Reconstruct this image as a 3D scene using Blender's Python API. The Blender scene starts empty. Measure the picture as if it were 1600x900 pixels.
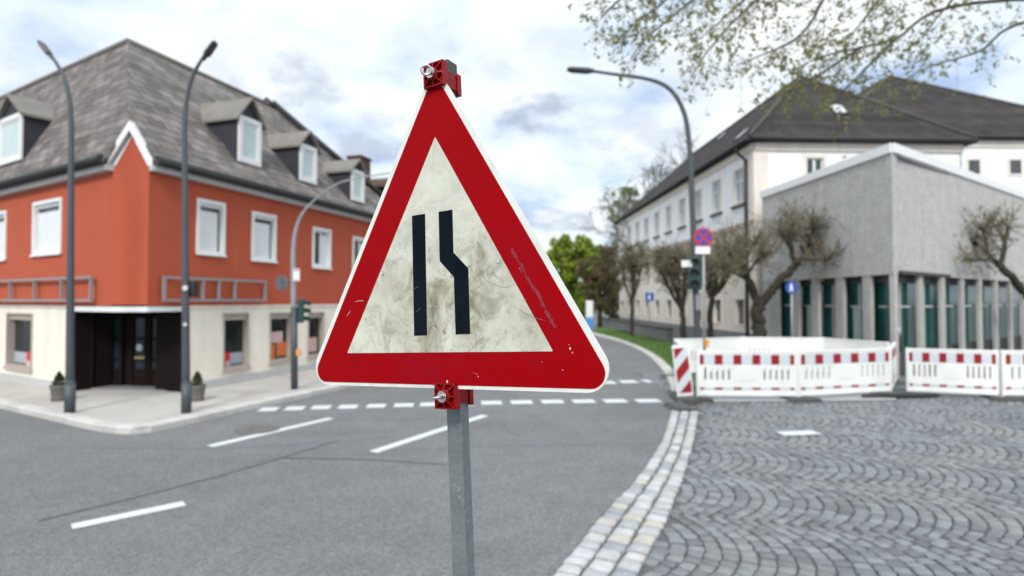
import bpy, bmesh, math, random
from mathutils import Vector, Matrix, Quaternion
R = math.radians
sc = bpy.context.scene
COL = sc.collection

# ------------------------------------------------------------------ camera
CAM_H = 2.2
FOC = 900.0                      # focal length in pixels of the 1600 px wide photograph
PITCH = math.atan(20 / 900)
cam_d = bpy.data.cameras.new('camera'); cam = bpy.data.objects.new('camera', cam_d); COL.objects.link(cam)
cam.location = (0, 0, CAM_H); cam.rotation_euler = (R(90) + PITCH, 0, 0)
cam_d.sensor_width = 36; cam_d.lens = 36 * FOC / 1600
cam_d.clip_start = 0.05; cam_d.clip_end = 3000
cam_d.dof.use_dof = True; cam_d.dof.focus_distance = 0.99; cam_d.dof.aperture_fstop = 3.1
sc.camera = cam

# ------------------------------------------------------------------ exposure, sky and sun
sc.view_settings.view_transform = 'Standard'; sc.view_settings.look = 'None'
sc.view_settings.exposure = 0.22; sc.view_settings.gamma = 1; sc.view_settings.use_curve_mapping = False
SUN_EL, SUN_AZ = 40, 188          # compass style azimuth: 180 = behind the camera
world = bpy.data.worlds.new('World'); sc.world = world; world.use_nodes = True
wn, wl = world.node_tree.nodes, world.node_tree.links
for n in list(wn): wn.remove(n)

def N(nodes, t, **kw):
    n = nodes.new(t)
    for k, v in kw.items(): setattr(n, k, v)
    return n
def dirv(px, py):
    v = Vector(((px - 800) / FOC, 1, -(py - 450) / FOC))
    v.rotate(Matrix.Rotation(PITCH, 3, 'X')); return v.normalized()

def build_sky():
    out = N(wn, 'ShaderNodeOutputWorld'); bg = N(wn, 'ShaderNodeBackground')
    tc = N(wn, 'ShaderNodeTexCoord')
    sky = N(wn, 'ShaderNodeTexSky', sky_type='NISHITA', sun_disc=False)
    sky.sun_elevation = R(SUN_EL); sky.sun_rotation = R(SUN_AZ); sky.air_density = 1.0; sky.dust_density = 1.5
    sk = N(wn, 'ShaderNodeMixRGB', blend_type='MULTIPLY'); sk.inputs[0].default_value = 1
    sk.inputs[2].default_value = (.12, .12, .12, 1)
    wl.new(sky.outputs[0], sk.inputs[1])
    sep = N(wn, 'ShaderNodeSeparateXYZ'); wl.new(tc.outputs['Generated'], sep.inputs[0])
    zz = N(wn, 'ShaderNodeMath', operation='MAXIMUM'); zz.inputs[1].default_value = 0.0; wl.new(sep.outputs[2], zz.inputs[0])
    za = N(wn, 'ShaderNodeMath', operation='ADD'); za.inputs[1].default_value = 0.28; wl.new(zz.outputs[0], za.inputs[0])
    cmb = N(wn, 'ShaderNodeCombineXYZ')
    for i in (0, 1):
        d = N(wn, 'ShaderNodeMath', operation='DIVIDE'); wl.new(sep.outputs[i], d.inputs[0]); wl.new(za.outputs[0], d.inputs[1])
        wl.new(d.outputs[0], cmb.inputs[i])
    n1 = N(wn, 'ShaderNodeTexNoise'); n1.inputs['Scale'].default_value = 2.5; n1.inputs['Detail'].default_value = 9
    n1.inputs['Roughness'].default_value = .52; n1.inputs['Distortion'].default_value = .25
    wl.new(cmb.outputs[0], n1.inputs['Vector'])
    n2 = N(wn, 'ShaderNodeTexNoise'); n2.inputs['Scale'].default_value = 7.5; n2.inputs['Detail'].default_value = 8
    n2.inputs['Roughness'].default_value = .62
    wl.new(cmb.outputs[0], n2.inputs['Vector'])
    # grey undersides of single clouds, at their places in the sky
    acc = None
    for (px, py, rx, ry, w) in ((835, 176, 62, 34, 1.0), (455, 130, 75, 48, .7), (575, 232, 75, 26, .75), (640, 70, 50, 60, .15),
                                (1000, 210, 90, 40, .45), (870, 345, 75, 22, .75), (880, 60, 70, 30, .35), (345, 85, 40, 60, .3),
                                (80, 110, 60, 70, .35), (1080, 120, 90, 50, .35), (600, 190, 50, 20, .45), (750, 110, 60, 25, .3)):
        c = dirv(px, py); ux = dirv(px + 40, py) - c; ux.normalize(); uy = c.cross(ux).normalized()
        def dot(v, s):
            dn = N(wn, 'ShaderNodeVectorMath', operation='DOT_PRODUCT'); dn.inputs[1].default_value = v
            wl.new(tc.outputs['Generated'], dn.inputs[0])
            m = N(wn, 'ShaderNodeMath', operation='SUBTRACT'); wl.new(dn.outputs['Value'], m.inputs[0]); m.inputs[1].default_value = v.dot(c)
            k = N(wn, 'ShaderNodeMath', operation='MULTIPLY'); wl.new(m.outputs[0], k.inputs[0]); k.inputs[1].default_value = 1 / s
            q = N(wn, 'ShaderNodeMath', operation='MULTIPLY'); wl.new(k.outputs[0], q.inputs[0]); wl.new(k.outputs[0], q.inputs[1]); return q
        a, b = dot(ux, rx / FOC), dot(uy, ry / FOC)
        s = N(wn, 'ShaderNodeMath', operation='ADD'); wl.new(a.outputs[0], s.inputs[0]); wl.new(b.outputs[0], s.inputs[1])
        wob = N(wn, 'ShaderNodeMath', operation='MULTIPLY_ADD'); wl.new(n2.outputs['Fac'], wob.inputs[0]); wob.inputs[1].default_value = -5.0
        wl.new(s.outputs[0], wob.inputs[2])
        mr = N(wn, 'ShaderNodeMapRange', interpolation_type='SMOOTHSTEP'); wl.new(wob.outputs[0], mr.inputs[0])
        mr.inputs[1].default_value = -1.2; mr.inputs[2].default_value = -2.9; mr.inputs[3].default_value = 0; mr.inputs[4].default_value = w
        if acc is None: acc = mr
        else:
            mx = N(wn, 'ShaderNodeMath', operation='MAXIMUM'); wl.new(acc.outputs[0], mx.inputs[0]); wl.new(mr.outputs[0], mx.inputs[1]); acc = mx
    # white cloud brightness and thin grey-blue structure
    cr = N(wn, 'ShaderNodeValToRGB'); wl.new(n1.outputs['Fac'], cr.inputs[0])
    e = cr.color_ramp.elements; e[0].position = .33; e[0].color = (.45, .60, .84, 1); e[1].position = .57; e[1].color = (.90, .95, .98, 1)
    x = cr.color_ramp.elements.new(.45); x.color = (.74, .84, .95, 1)
    gm = N(wn, 'ShaderNodeMixRGB'); wl.new(acc.outputs[0], gm.inputs[0]); wl.new(cr.outputs[0], gm.inputs[1]); gm.inputs[2].default_value = (.44, .51, .64, 1)
    # cloud deck: denser and brighter towards the zenith
    zen = N(wn, 'ShaderNodeMapRange'); wl.new(sep.outputs[2], zen.inputs[0])
    zen.inputs[1].default_value = .42; zen.inputs[2].default_value = .95; zen.inputs[3].default_value = 1; zen.inputs[4].default_value = 1.7
    br = N(wn, 'ShaderNodeVectorMath', operation='SCALE'); wl.new(gm.outputs[0], br.inputs[0]); wl.new(zen.outputs[0], br.inputs['Scale'])
    # thin gaps where the blue sky shows
    gap = N(wn, 'ShaderNodeMapRange', interpolation_type='SMOOTHSTEP'); wl.new(n1.outputs['Fac'], gap.inputs[0])
    gap.inputs[1].default_value = .30; gap.inputs[2].default_value = .42; gap.inputs[3].default_value = .72; gap.inputs[4].default_value = 1
    mix = N(wn, 'ShaderNodeMixRGB'); wl.new(gap.outputs[0], mix.inputs[0]); wl.new(sk.outputs[0], mix.inputs[1]); wl.new(br.outputs[0], mix.inputs[2])
    wl.new(mix.outputs[0], bg.inputs[0]); bg.inputs[1].default_value = 1.0
    wl.new(bg.outputs[0], out.inputs[0])
build_sky()
sun_d = bpy.data.lights.new('sun', 'SUN'); sun = bpy.data.objects.new('sun', sun_d); COL.objects.link(sun)
sun_d.energy = 2.3; sun_d.angle = R(14); sun_d.color = (1, .965, .91)
sdir = Vector((math.sin(R(SUN_AZ)) * math.cos(R(SUN_EL)), math.cos(R(SUN_AZ)) * math.cos(R(SUN_EL)), math.sin(R(SUN_EL))))
sun.rotation_euler = sdir.to_track_quat('Z', 'Y').to_euler(); sun.location = (0, -20, 30)

# ------------------------------------------------------------------ pixel -> world helpers
CAMP = Vector((0, 0, CAM_H))
def ray(px, py):
    v = Vector(((px - 800) / FOC, 1, -(py - 450) / FOC)); v.rotate(Matrix.Rotation(PITCH, 3, 'X')); return v
def G(px, py, z=0.0):
    d = ray(px, py); return CAMP + d * ((z - CAM_H) / d.z)
def P(px, py, depth):
    d = ray(px, py); return CAMP + d * (depth / d.y)

class Frame:
    """vertical plane: x along the wall, y inward (away from the viewer side), z up"""
    def __init__(s, origin, xdir):
        s.o = Vector((origin[0], origin[1], 0)); x = Vector((xdir[0], xdir[1], 0)).normalized(); s.x = x; s.y = Vector((-x.y, x.x, 0))
        s.m = Matrix(((x.x, s.y.x, 0, s.o.x), (x.y, s.y.y, 0, s.o.y), (0, 0, 1, 0), (0, 0, 0, 1)))
    def at(s, px, py, e=0.0):
        d = ray(px, py); t = ((s.o + s.y * e - CAMP).dot(s.y)) / d.dot(s.y); p = CAMP + d * t
        return (p - s.o).dot(s.x), p.z
    def S(s, px, e=0.0): return s.at(px, 470, e)[0]
    def loc(s, p): q = p - s.o; return Vector((q.dot(s.x), q.dot(s.y), p.z))
    def w(s, a, b, z): return s.o + s.x * a + s.y * b + Vector((0, 0, z))

# ------------------------------------------------------------------ object helpers
WM = {}
def link(o, parent=None, m=None):
    COL.objects.link(o); m = m.copy() if m else (WM[parent].copy() if parent else Matrix.Identity(4)); WM[o] = m
    if parent: o.parent = parent; o.matrix_local = WM[parent].inverted() @ m
    else: o.matrix_local = m
    return o
def obj(name, bm, mats, parent=None, m=None, smooth=False):
    me = bpy.data.meshes.new(name); bm.to_mesh(me); bm.free()
    for k in (mats if isinstance(mats, (list, tuple)) else [mats]): me.materials.append(k)
    if smooth:
        for p in me.polygons: p.use_smooth = True
    return link(bpy.data.objects.new(name, me), parent, m)
def tag(o, label=None, cat=None, group=None, kind=None):
    if label: o['label'] = label
    if cat: o['category'] = cat
    if group: o['group'] = group
    if kind: o['kind'] = kind
    return o
def thing(name, label, cat, m=None, group=None):
    o = bpy.data.objects.new(name, None); o.empty_display_size = .2; link(o, None, m); return tag(o, label, cat, group)
def copy_tree(o, m, parent=None):
    c = o.copy(); COL.objects.link(c)
    if parent: c.parent = parent
    WM[c] = m
    if not parent: c.matrix_local = m
    for ch in [x for x in bpy.data.objects if x.parent == o]:
        copy_tree(ch, m @ ch.matrix_local, c)
    return c
def T(p, rz=0): return Matrix.Translation(Vector(p)) @ Matrix.Rotation(rz, 4, 'Z')

def bx(bm, x0, x1, y0, y1, z0, z1, mi=0, bev=0.0):
    x0, x1 = sorted((x0, x1)); y0, y1 = sorted((y0, y1)); z0, z1 = sorted((z0, z1))
    t = bmesh.new() if bev else bm
    vs = [t.verts.new((x, y, z)) for z in (z0, z1) for y in (y0, y1) for x in (x0, x1)]
    for f in ((0, 2, 3, 1), (4, 5, 7, 6), (0, 1, 5, 4), (2, 6, 7, 3), (0, 4, 6, 2), (1, 3, 7, 5)):
        fc = t.faces.new([vs[i] for i in f]); fc.material_index = mi
    if bev:
        bmesh.ops.bevel(t, geom=list(t.edges), offset=bev, segments=2, affect='EDGES', profile=.6)
        merge(bm, t, mi)
def merge(bm, t, mi=0, m=None):
    mp = {v: bm.verts.new(m @ v.co if m else v.co) for v in t.verts}
    for f in t.faces:
        try:
            g = bm.faces.new([mp[v] for v in f.verts]); g.material_index = mi; g.smooth = f.smooth
        except ValueError: pass
    t.free()
def poly(bm, pts, mi=0):
    f = bm.faces.new([bm.verts.new(p) for p in pts]); f.material_index = mi; return f
def prism(bm, pts2, y0, y1, mi=0, axis='y'):
    """extrude an outline (x,z) between y0 and y1, or (x,y) between z0 and z1"""
    mk = (lambda p, h: (p[0], h, p[1])) if axis == 'y' else (lambda p, h: (p[0], p[1], h))
    a = [bm.verts.new(mk(p, y0)) for p in pts2]; b = [bm.verts.new(mk(p, y1)) for p in pts2]; n = len(pts2)
    fs = [bm.faces.new(a), bm.faces.new(b[::-1])] + [bm.faces.new((a[(i + 1) % n], a[i], b[i], b[(i + 1) % n])) for i in range(n)]
    for f in fs: f.material_index = mi
    bmesh.ops.recalc_face_normals(bm, faces=fs)
def tube(bm, pts, radii, sides=8, mi=0, cap=True, smooth=True):
    pts = [Vector(p) for p in pts]; rings = []; up = Vector((0.3, 0.2, 1)).normalized(); side = None
    for i, p in enumerate(pts):
        d = (pts[min(i + 1, len(pts) - 1)] - pts[max(i - 1, 0)]).normalized()
        if side is None:
            side = d.cross(up if abs(d.dot(up)) < .95 else Vector((1, 0, 0))).normalized()
        else: side = (side - d * side.dot(d)).normalized()
        o = d.cross(side); r = radii[i] if isinstance(radii, (list, tuple)) else radii
        rings.append([bm.verts.new(p + (side * math.cos(2 * math.pi * k / sides) + o * math.sin(2 * math.pi * k / sides)) * r) for k in range(sides)])
    for a, b in zip(rings, rings[1:]):
        for k in range(sides):
            f = bm.faces.new((a[k], a[(k + 1) % sides], b[(k + 1) % sides], b[k])); f.material_index = mi; f.smooth = smooth
    if cap and sides > 2:
        for r_, rev in ((rings[0], True), (rings[-1], False)):
            f = bm.faces.new(r_[::-1] if rev else r_); f.material_index = mi
def smooth_path(pts, n=6):
    pts = [Vector(p) for p in pts]; out = []
    for i in range(len(pts) - 1):
        p0, p1, p2, p3 = pts[max(i - 1, 0)], pts[i], pts[i + 1], pts[min(i + 2, len(pts) - 1)]
        for k in range(n):
            t = k / n
            out.append(.5 * ((2 * p1) + (p2 - p0) * t + (2 * p0 - 5 * p1 + 4 * p2 - p3) * t * t + (3 * p1 - p0 - 3 * p2 + p3) * t ** 3))
    out.append(pts[-1]); return out

# ------------------------------------------------------------------ materials
def mat(name, col, rough=.7, var=.12, scale=3.0, bump=0.0, bscale=40, metal=0.0, spec=.5, island=0.0, stain=None, stain_scale=1.2, stain_pos=(.5, .7), coat=0.0, trans=0.0):
    m = bpy.data.materials.new(name); m.use_nodes = True; n, l = m.node_tree.nodes, m.node_tree.links
    b = n['Principled BSDF']; b.inputs['Roughness'].default_value = rough; b.inputs['Metallic'].default_value = metal
    b.inputs['Specular IOR Level'].default_value = spec; b.inputs['Coat Weight'].default_value = coat
    tc = N(n, 'ShaderNodeTexCoord')
    nz = N(n, 'ShaderNodeTexNoise'); nz.inputs['Scale'].default_value = scale; nz.inputs['Detail'].default_value = 6; nz.inputs['Roughness'].default_value = .65
    l.new(tc.outputs['Object'], nz.inputs['Vector'])
    mr = N(n, 'ShaderNodeMapRange'); l.new(nz.outputs['Fac'], mr.inputs[0]); mr.inputs[1].default_value = .25; mr.inputs[2].default_value = .75
    mr.inputs[3].default_value = 1 - var; mr.inputs[4].default_value = 1 + var
    sc_ = N(n, 'ShaderNodeVectorMath', operation='SCALE'); sc_.inputs[0].default_value = col; l.new(mr.outputs[0], sc_.inputs['Scale'])
    cur = sc_.outputs[0]
    if island:
        ge = N(n, 'ShaderNodeNewGeometry'); m2 = N(n, 'ShaderNodeMapRange'); l.new(ge.outputs['Random Per Island'], m2.inputs[0])
        m2.inputs[3].default_value = 1 - island; m2.inputs[4].default_value = 1 + island
        s2 = N(n, 'ShaderNodeVectorMath', operation='SCALE'); l.new(cur, s2.inputs[0]); l.new(m2.outputs[0], s2.inputs['Scale']); cur = s2.outputs[0]
    if stain:
        n3 = N(n, 'ShaderNodeTexNoise'); n3.inputs['Scale'].default_value = stain_scale; n3.inputs['Detail'].default_value = 8; n3.inputs['Roughness'].default_value = .7
        l.new(tc.outputs['Object'], n3.inputs['Vector'])
        m3 = N(n, 'ShaderNodeMapRange'); l.new(n3.outputs['Fac'], m3.inputs[0]); m3.inputs[1].default_value = stain_pos[0]; m3.inputs[2].default_value = stain_pos[1]
        mx = N(n, 'ShaderNodeMixRGB'); l.new(m3.outputs[0], mx.inputs[0]); l.new(cur, mx.inputs[1]); mx.inputs[2].default_value = (*stain, 1); cur = mx.outputs[0]
    l.new(cur, b.inputs['Base Color'])
    if bump:
        n4 = N(n, 'ShaderNodeTexNoise'); n4.inputs['Scale'].default_value = bscale; n4.inputs['Detail'].default_value = 5
        l.new(tc.outputs['Object'], n4.inputs['Vector'])
        bp = N(n, 'ShaderNodeBump'); bp.inputs['Strength'].default_value = bump; bp.inputs['Distance'].default_value = .02
        l.new(n4.outputs['Fac'], bp.inputs['Height']); l.new(bp.outputs[0], b.inputs['Normal'])
    if trans:
        b.inputs['Transmission Weight'].default_value = trans
    return m
def tile_mat(name, c1, c2, mortar, bw, rh, slope=1.0, rough=.8, patch=None):
    """roof slates: x along the eave, second axis up the slope (from height)"""
    m = bpy.data.materials.new(name); m.use_nodes = True; n, l = m.node_tree.nodes, m.node_tree.links
    b = n['Principled BSDF']; b.inputs['Roughness'].default_value = .95; b.inputs['Specular IOR Level'].default_value = .12
    tc = N(n, 'ShaderNodeTexCoord'); sp = N(n, 'ShaderNodeSeparateXYZ'); l.new(tc.outputs['Object'], sp.inputs[0])
    mu = N(n, 'ShaderNodeMath', operation='MULTIPLY'); l.new(sp.outputs[2], mu.inputs[0]); mu.inputs[1].default_value = slope
    cb = N(n, 'ShaderNodeCombineXYZ'); l.new(sp.outputs[0], cb.inputs[0]); l.new(mu.outputs[0], cb.inputs[1])
    br = N(n, 'ShaderNodeTexBrick'); l.new(cb.outputs[0], br.inputs['Vector'])
    br.inputs['Color1'].default_value = (*c1, 1); br.inputs['Color2'].default_value = (*c2, 1); br.inputs['Mortar'].default_value = (*mortar, 1)
    br.inputs['Scale'].default_value = 1; br.inputs['Brick Width'].default_value = bw; br.inputs['Row Height'].default_value = rh
    br.inputs['Mortar Size'].default_value = .014; br.inputs['Mortar Smooth'].default_value = .3
    nz = N(n, 'ShaderNodeTexNoise'); nz.inputs['Scale'].default_value = 1.3; nz.inputs['Detail'].default_value = 8; l.new(tc.outputs['Object'], nz.inputs['Vector'])
    mr = N(n, 'ShaderNodeMapRange'); l.new(nz.outputs['Fac'], mr.inputs[0]); mr.inputs[1].default_value = .3; mr.inputs[2].default_value = .7; mr.inputs[3].default_value = .75; mr.inputs[4].default_value = 1.25
    s = N(n, 'ShaderNodeVectorMath', operation='SCALE'); l.new(br.outputs[0], s.inputs[0]); l.new(mr.outputs[0], s.inputs['Scale'])
    l.new(s.outputs[0], b.inputs['Base Color'])
    bp = N(n, 'ShaderNodeBump'); bp.inputs['Strength'].default_value = .6; bp.inputs['Distance'].default_value = .02; bp.invert = True
    l.new(br.outputs['Fac'], bp.inputs['Height']); l.new(bp.outputs[0], b.inputs['Normal'])
    return m

M = {}
M['asphalt'] = mat('asphalt', (.170, .174, .173), .92, .10, .55, .5, 180, stain=(.135, .138, .138), stain_scale=.45, stain_pos=(.42, .72))
def streaks(m, amt=.12, sc=(2.6, 2.6, .3)):
    n, l = m.node_tree.nodes, m.node_tree.links; b = n['Principled BSDF']; src = b.inputs['Base Color'].links[0].from_socket
    tc = N(n, 'ShaderNodeTexCoord'); mp = N(n, 'ShaderNodeMapping'); mp.inputs['Scale'].default_value = sc; l.new(tc.outputs['Object'], mp.inputs[0])
    z = N(n, 'ShaderNodeTexNoise'); z.inputs['Scale'].default_value = 1; z.inputs['Detail'].default_value = 7; l.new(mp.outputs[0], z.inputs['Vector'])
    mr = N(n, 'ShaderNodeMapRange'); l.new(z.outputs['Fac'], mr.inputs[0]); mr.inputs[1].default_value = .3; mr.inputs[2].default_value = .7; mr.inputs[3].default_value = 1 - amt; mr.inputs[4].default_value = 1 + amt
    s = N(n, 'ShaderNodeVectorMath', operation='SCALE'); l.new(src, s.inputs[0]); l.new(mr.outputs[0], s.inputs['Scale']); l.new(s.outputs[0], b.inputs['Base Color'])
def speckle(m, scale=70, amt=.35):
    n, l = m.node_tree.nodes, m.node_tree.links; b = n['Principled BSDF']; src = b.inputs['Base Color'].links[0].from_socket
    tc = N(n, 'ShaderNodeTexCoord'); v = N(n, 'ShaderNodeTexVoronoi'); v.inputs['Scale'].default_value = scale; l.new(tc.outputs['Object'], v.inputs['Vector'])
    sp = N(n, 'ShaderNodeSeparateColor'); l.new(v.outputs['Color'], sp.inputs[0])
    mr = N(n, 'ShaderNodeMapRange'); l.new(sp.outputs[0], mr.inputs[0]); mr.inputs[3].default_value = 1 - amt; mr.inputs[4].default_value = 1 + amt
    s = N(n, 'ShaderNodeVectorMath', operation='SCALE'); l.new(src, s.inputs[0]); l.new(mr.outputs[0], s.inputs['Scale']); l.new(s.outputs[0], b.inputs['Base Color'])
speckle(M['asphalt'], 85, .34); speckle(M['asphalt'], 38, .14)
def blotches(m, sc_, lo, hi):
    n, l = m.node_tree.nodes, m.node_tree.links; b = n['Principled BSDF']; src = b.inputs['Base Color'].links[0].from_socket
    tc = N(n, 'ShaderNodeTexCoord'); z = N(n, 'ShaderNodeTexNoise'); z.inputs['Scale'].default_value = sc_; z.inputs['Detail'].default_value = 9; z.inputs['Roughness'].default_value = .7; l.new(tc.outputs['Object'], z.inputs['Vector'])
    mr = N(n, 'ShaderNodeMapRange'); l.new(z.outputs['Fac'], mr.inputs[0]); mr.inputs[1].default_value = .35; mr.inputs[2].default_value = .65; mr.inputs[3].default_value = lo; mr.inputs[4].default_value = hi
    s = N(n, 'ShaderNodeVectorMath', operation='SCALE'); l.new(src, s.inputs[0]); l.new(mr.outputs[0], s.inputs['Scale']); l.new(s.outputs[0], b.inputs['Base Color'])
blotches(M['asphalt'], .22, .86, 1.1); blotches(M['asphalt'], 1.7, .93, 1.06)
M['asphalt_patch'] = mat('asphalt_patch', (.155, .16, .162), .92, .12, .8, .5, 180); speckle(M['asphalt_patch'], 95, .3)
M['seam'] = mat('bitumen_seam', (.118, .12, .122), .75, .2, 6)
M['ground'] = mat('paving_ground', (.2, .2, .195), .9, .15, .6)
M['paint'] = mat('road_paint', (.60, .62, .62), .7, .07, 6, .3, 120, stain=(.42, .43, .43), stain_scale=9, stain_pos=(.56, .72))
M['pavement'] = mat('pavement_slab', (.43, .405, .37), .9, .1, 2.0, .25, 60, stain=(.30, .28, .26), stain_scale=1.1, stain_pos=(.52, .75))
M['kerb'] = mat('kerb_granite', (.50, .485, .455), .85, .12, 4, .3, 60, island=.08)
M['strip'] = mat('granite_sett', (1, 1, 1), .8, .16, 9, .6, 30)
def stone_colours(m):
    n, l = m.node_tree.nodes, m.node_tree.links; b = n['Principled BSDF']; src = b.inputs['Base Color'].links[0].from_socket
    ge = N(n, 'ShaderNodeNewGeometry'); r = N(n, 'ShaderNodeValToRGB'); l.new(ge.outputs['Random Per Island'], r.inputs[0]); r.color_ramp.interpolation = 'CONSTANT'
    cols = [(.42, .42, .41), (.35, .355, .36), (.41, .40, .375), (.28, .295, .31), (.45, .45, .44), (.385, .385, .38), (.42, .395, .35), (.33, .34, .345), (.44, .445, .45)]
    e = r.color_ramp.elements; e[0].color = (*cols[0], 1); e[1].position = 1 / 9; e[1].color = (*cols[1], 1)
    for i in range(2, 9): e.new(i / 9).color = (*cols[i], 1)
    x = N(n, 'ShaderNodeMixRGB', blend_type='MULTIPLY'); x.inputs[0].default_value = 1; l.new(src, x.inputs[1]); l.new(r.outputs[0], x.inputs[2]); l.new(x.outputs[0], b.inputs['Base Color'])
stone_colours(M['strip'])
M['sett'] = mat('basalt_sett', (.172, .180, .188), .65, .18, 9, .7, 45, island=.30, stain=(.235, .23, .215), stain_scale=.7, stain_pos=(.5, .72))
M['edging'] = mat('edging_stone', (.34, .345, .35), .9, .18, 5, .4, 40)
M['joint'] = mat('joint_sand', (.10, .10, .10), .95, .25, 10, .5, 60)
M['joint_light'] = mat('joint_mortar', (.12, .117, .112), .95, .25, 10, .5, 60)
M['grass'] = mat('grass', (.085, .17, .028), .8, .25, 2.5, island=.3)
M['soil'] = mat('lawn_soil', (.07, .13, .025), .95, .3, 2)
M['orange'] = mat('orange_render', (.43, .082, .036), .9, .08, 1.2, .25, 70, stain=(.37, .068, .031), stain_scale=.6, stain_pos=(.5, .75))
M['cream'] = mat('travertine', (.78, .72, .62), .75, .08, 1.4, .1, 30, stain=(.70, .62, .52), stain_scale=2.6, stain_pos=(.55, .72))
M['white_paint'] = mat('white_paint', (.76, .76, .75), .5, .04, 3)
M['grey_trim'] = mat('grey_trim', (.46, .46, .45), .6, .08, 3)
M['gutter'] = mat('gutter_zinc', (.016, .018, .02), .6, .2, 3)
M['slate'] = tile_mat('slate_roof', (.125, .112, .106), (.235, .21, .197), (.06, .054, .052), .42, .27, 1.3)
M['dormer_roof'] = mat('dormer_roof_felt', (.19, .175, .155), .85, .2, 2.5, .3, 20)
M['dormer_clad'] = mat('dormer_cladding', (.028, .028, .036), .7, .2, 4)
M['glass'] = mat('window_glass', (.045, .055, .06), .08, .3, 1.5, spec=.8)
M['curtain'] = mat('net_curtain', (.52, .62, .62), .8, .1, 6)
M['blind'] = mat('roller_blind', (.72, .73, .73), .6, .05, 3)
M['shop_glass'] = mat('shop_glass', (.012, .017, .018), .1, .4, 2, spec=.5)
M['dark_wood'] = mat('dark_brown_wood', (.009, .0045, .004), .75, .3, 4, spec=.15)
M['door_glass'] = mat('door_glass', (.015, .026, .034), .1, .3, 2)
M['brass'] = mat('brass', (.55, .42, .2), .35, .1, 5, metal=.8)
M['red_card'] = mat('red_card', (.55, .02, .03), .6, .1, 8); M['orange_card'] = mat('orange_card', (.62, .16, .05), .6, .2, 20)
M['pink_card'] = mat('pink_card', (.62, .42, .42), .6, .15, 15); M['grey_card'] = mat('grey_card', (.36, .40, .43), .6, .1, 8)
M['stone_pot'] = mat('stone_pot', (.12, .115, .10), .9, .25, 14, .5, 30)
M['brick'] = mat('chimney_brick', (.10, .048, .04), .9, .25, 9)
M['brown_wood'] = mat('brown_eaves', (.12, .075, .05), .8, .2, 4)
M['lamp_grey'] = mat('lamp_post_paint', (.058, .066, .078), .5, .08, 4)
M['galv'] = mat('galvanised_light', (.30, .31, .32), .5, .12, 10, metal=.35)
M['black'] = mat('black_plastic', (.018, .019, .02), .5, .15, 8)
M['lens'] = mat('lamp_lens', (.55, .57, .58), .25, .1, 4)
M['signal_green'] = mat('signal_housing', (.012, .052, .045), .5, .15, 6)
M['white_plastic'] = mat('white_plastic', (.80, .80, .775), .55, .05, 3, stain=(.68, .67, .64), stain_scale=2.2, stain_pos=(.58, .78))
M['foil_white'] = mat('reflective_white', (.60, .64, .66), .45, .05, 12)
M['foil_red'] = mat('reflective_red', (.29, .004, .012), .4, .08, 8)
M['rubber'] = mat('rubber_foot', (.085, .085, .082), .9, .2, 8, .4, 40); M['rubber_dark'] = mat('dark_rubber', (.035, .034, .033), .9, .3, 8)
M['cream_wall'] = mat('cream_wall', (.75, .68, .61), .9, .05, .8, .12, 60)
M['white_wall'] = mat('white_wall', (.80, .81, .82), .9, .04, .8, .12, 60)
M['roof_dark'] = tile_mat('dark_tile_roof', (.040, .036, .036), (.056, .050, .048), (.022, .020, .02), .4, .3, 1.4)
M['ridge'] = mat('ridge_tile', (.085, .076, .072), .85, .2, 4)
M['string_course'] = mat('string_course', (.40, .345, .30), .85, .1, 3)
M['plinth'] = mat('plinth_stone', (.20, .20, .20), .9, .15, 2)
M['concrete'] = mat('washed_concrete', (.44, .43, .415), .92, .12, 2.2, .5, 35, stain=(.60, .59, .57), stain_scale=2.6, stain_pos=(.60, .70)); speckle(M['concrete'], 22, .16)
M['concrete_col'] = mat('concrete_column', (.40, .385, .37), .9, .15, 4, .4, 50)
M['green_glass'] = mat('green_glass', (.012, .075, .066), .12, .5, .9, spec=.6)
M['dark_panel'] = mat('dark_panel', (.05, .052, .052), .6, .2, 3)
M['pale_panel'] = mat('pale_panel', (.33, .42, .41), .5, .1, 3)
M['bark'] = mat('bark', (.07, .058, .042), .95, .35, 8, .8, 25)
M['bark_dark'] = mat('bark_dark', (.042, .036, .026), .95, .35, 8, .8, 25)
M['twig'] = mat('twig', (.15, .132, .09), .9, .2, 10, island=.35)
M['twig_pale'] = mat('twig_pale', (.16, .15, .14), .9, .2, 10, island=.25)
M['bud'] = mat('bud', (.17, .15, .08), .8, .3, 3, island=.45)
M['bud_brown'] = mat('bud_brown', (.15, .115, .065), .8, .3, 3, island=.45)
M['sign_blue'] = mat('sign_blue', (.02, .07, .33), .4, .05, 5)
M['sign_red'] = mat('sign_red', (.50, .02, .04), .4, .05, 5)
M['sign_grey'] = mat('sign_back_grey', (.14, .145, .15), .55, .1, 5, metal=.3)
M['amber'] = mat('amber_lamp', (.72, .30, .03), .35, .1, 5)
M['yellow'] = mat('yellow_box', (.75, .33, .04), .5, .05, 5)
M['iron'] = mat('cast_iron', (.14, .135, .13), .7, .3, 14, .4, 40)
for k_, a_ in (('orange', .05), ('cream', .07), ('concrete', .035), ('white_wall', .05), ('cream_wall', .07), ('white_plastic', .05), ('concrete_col', .12)): streaks(M[k_], a_)
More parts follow.
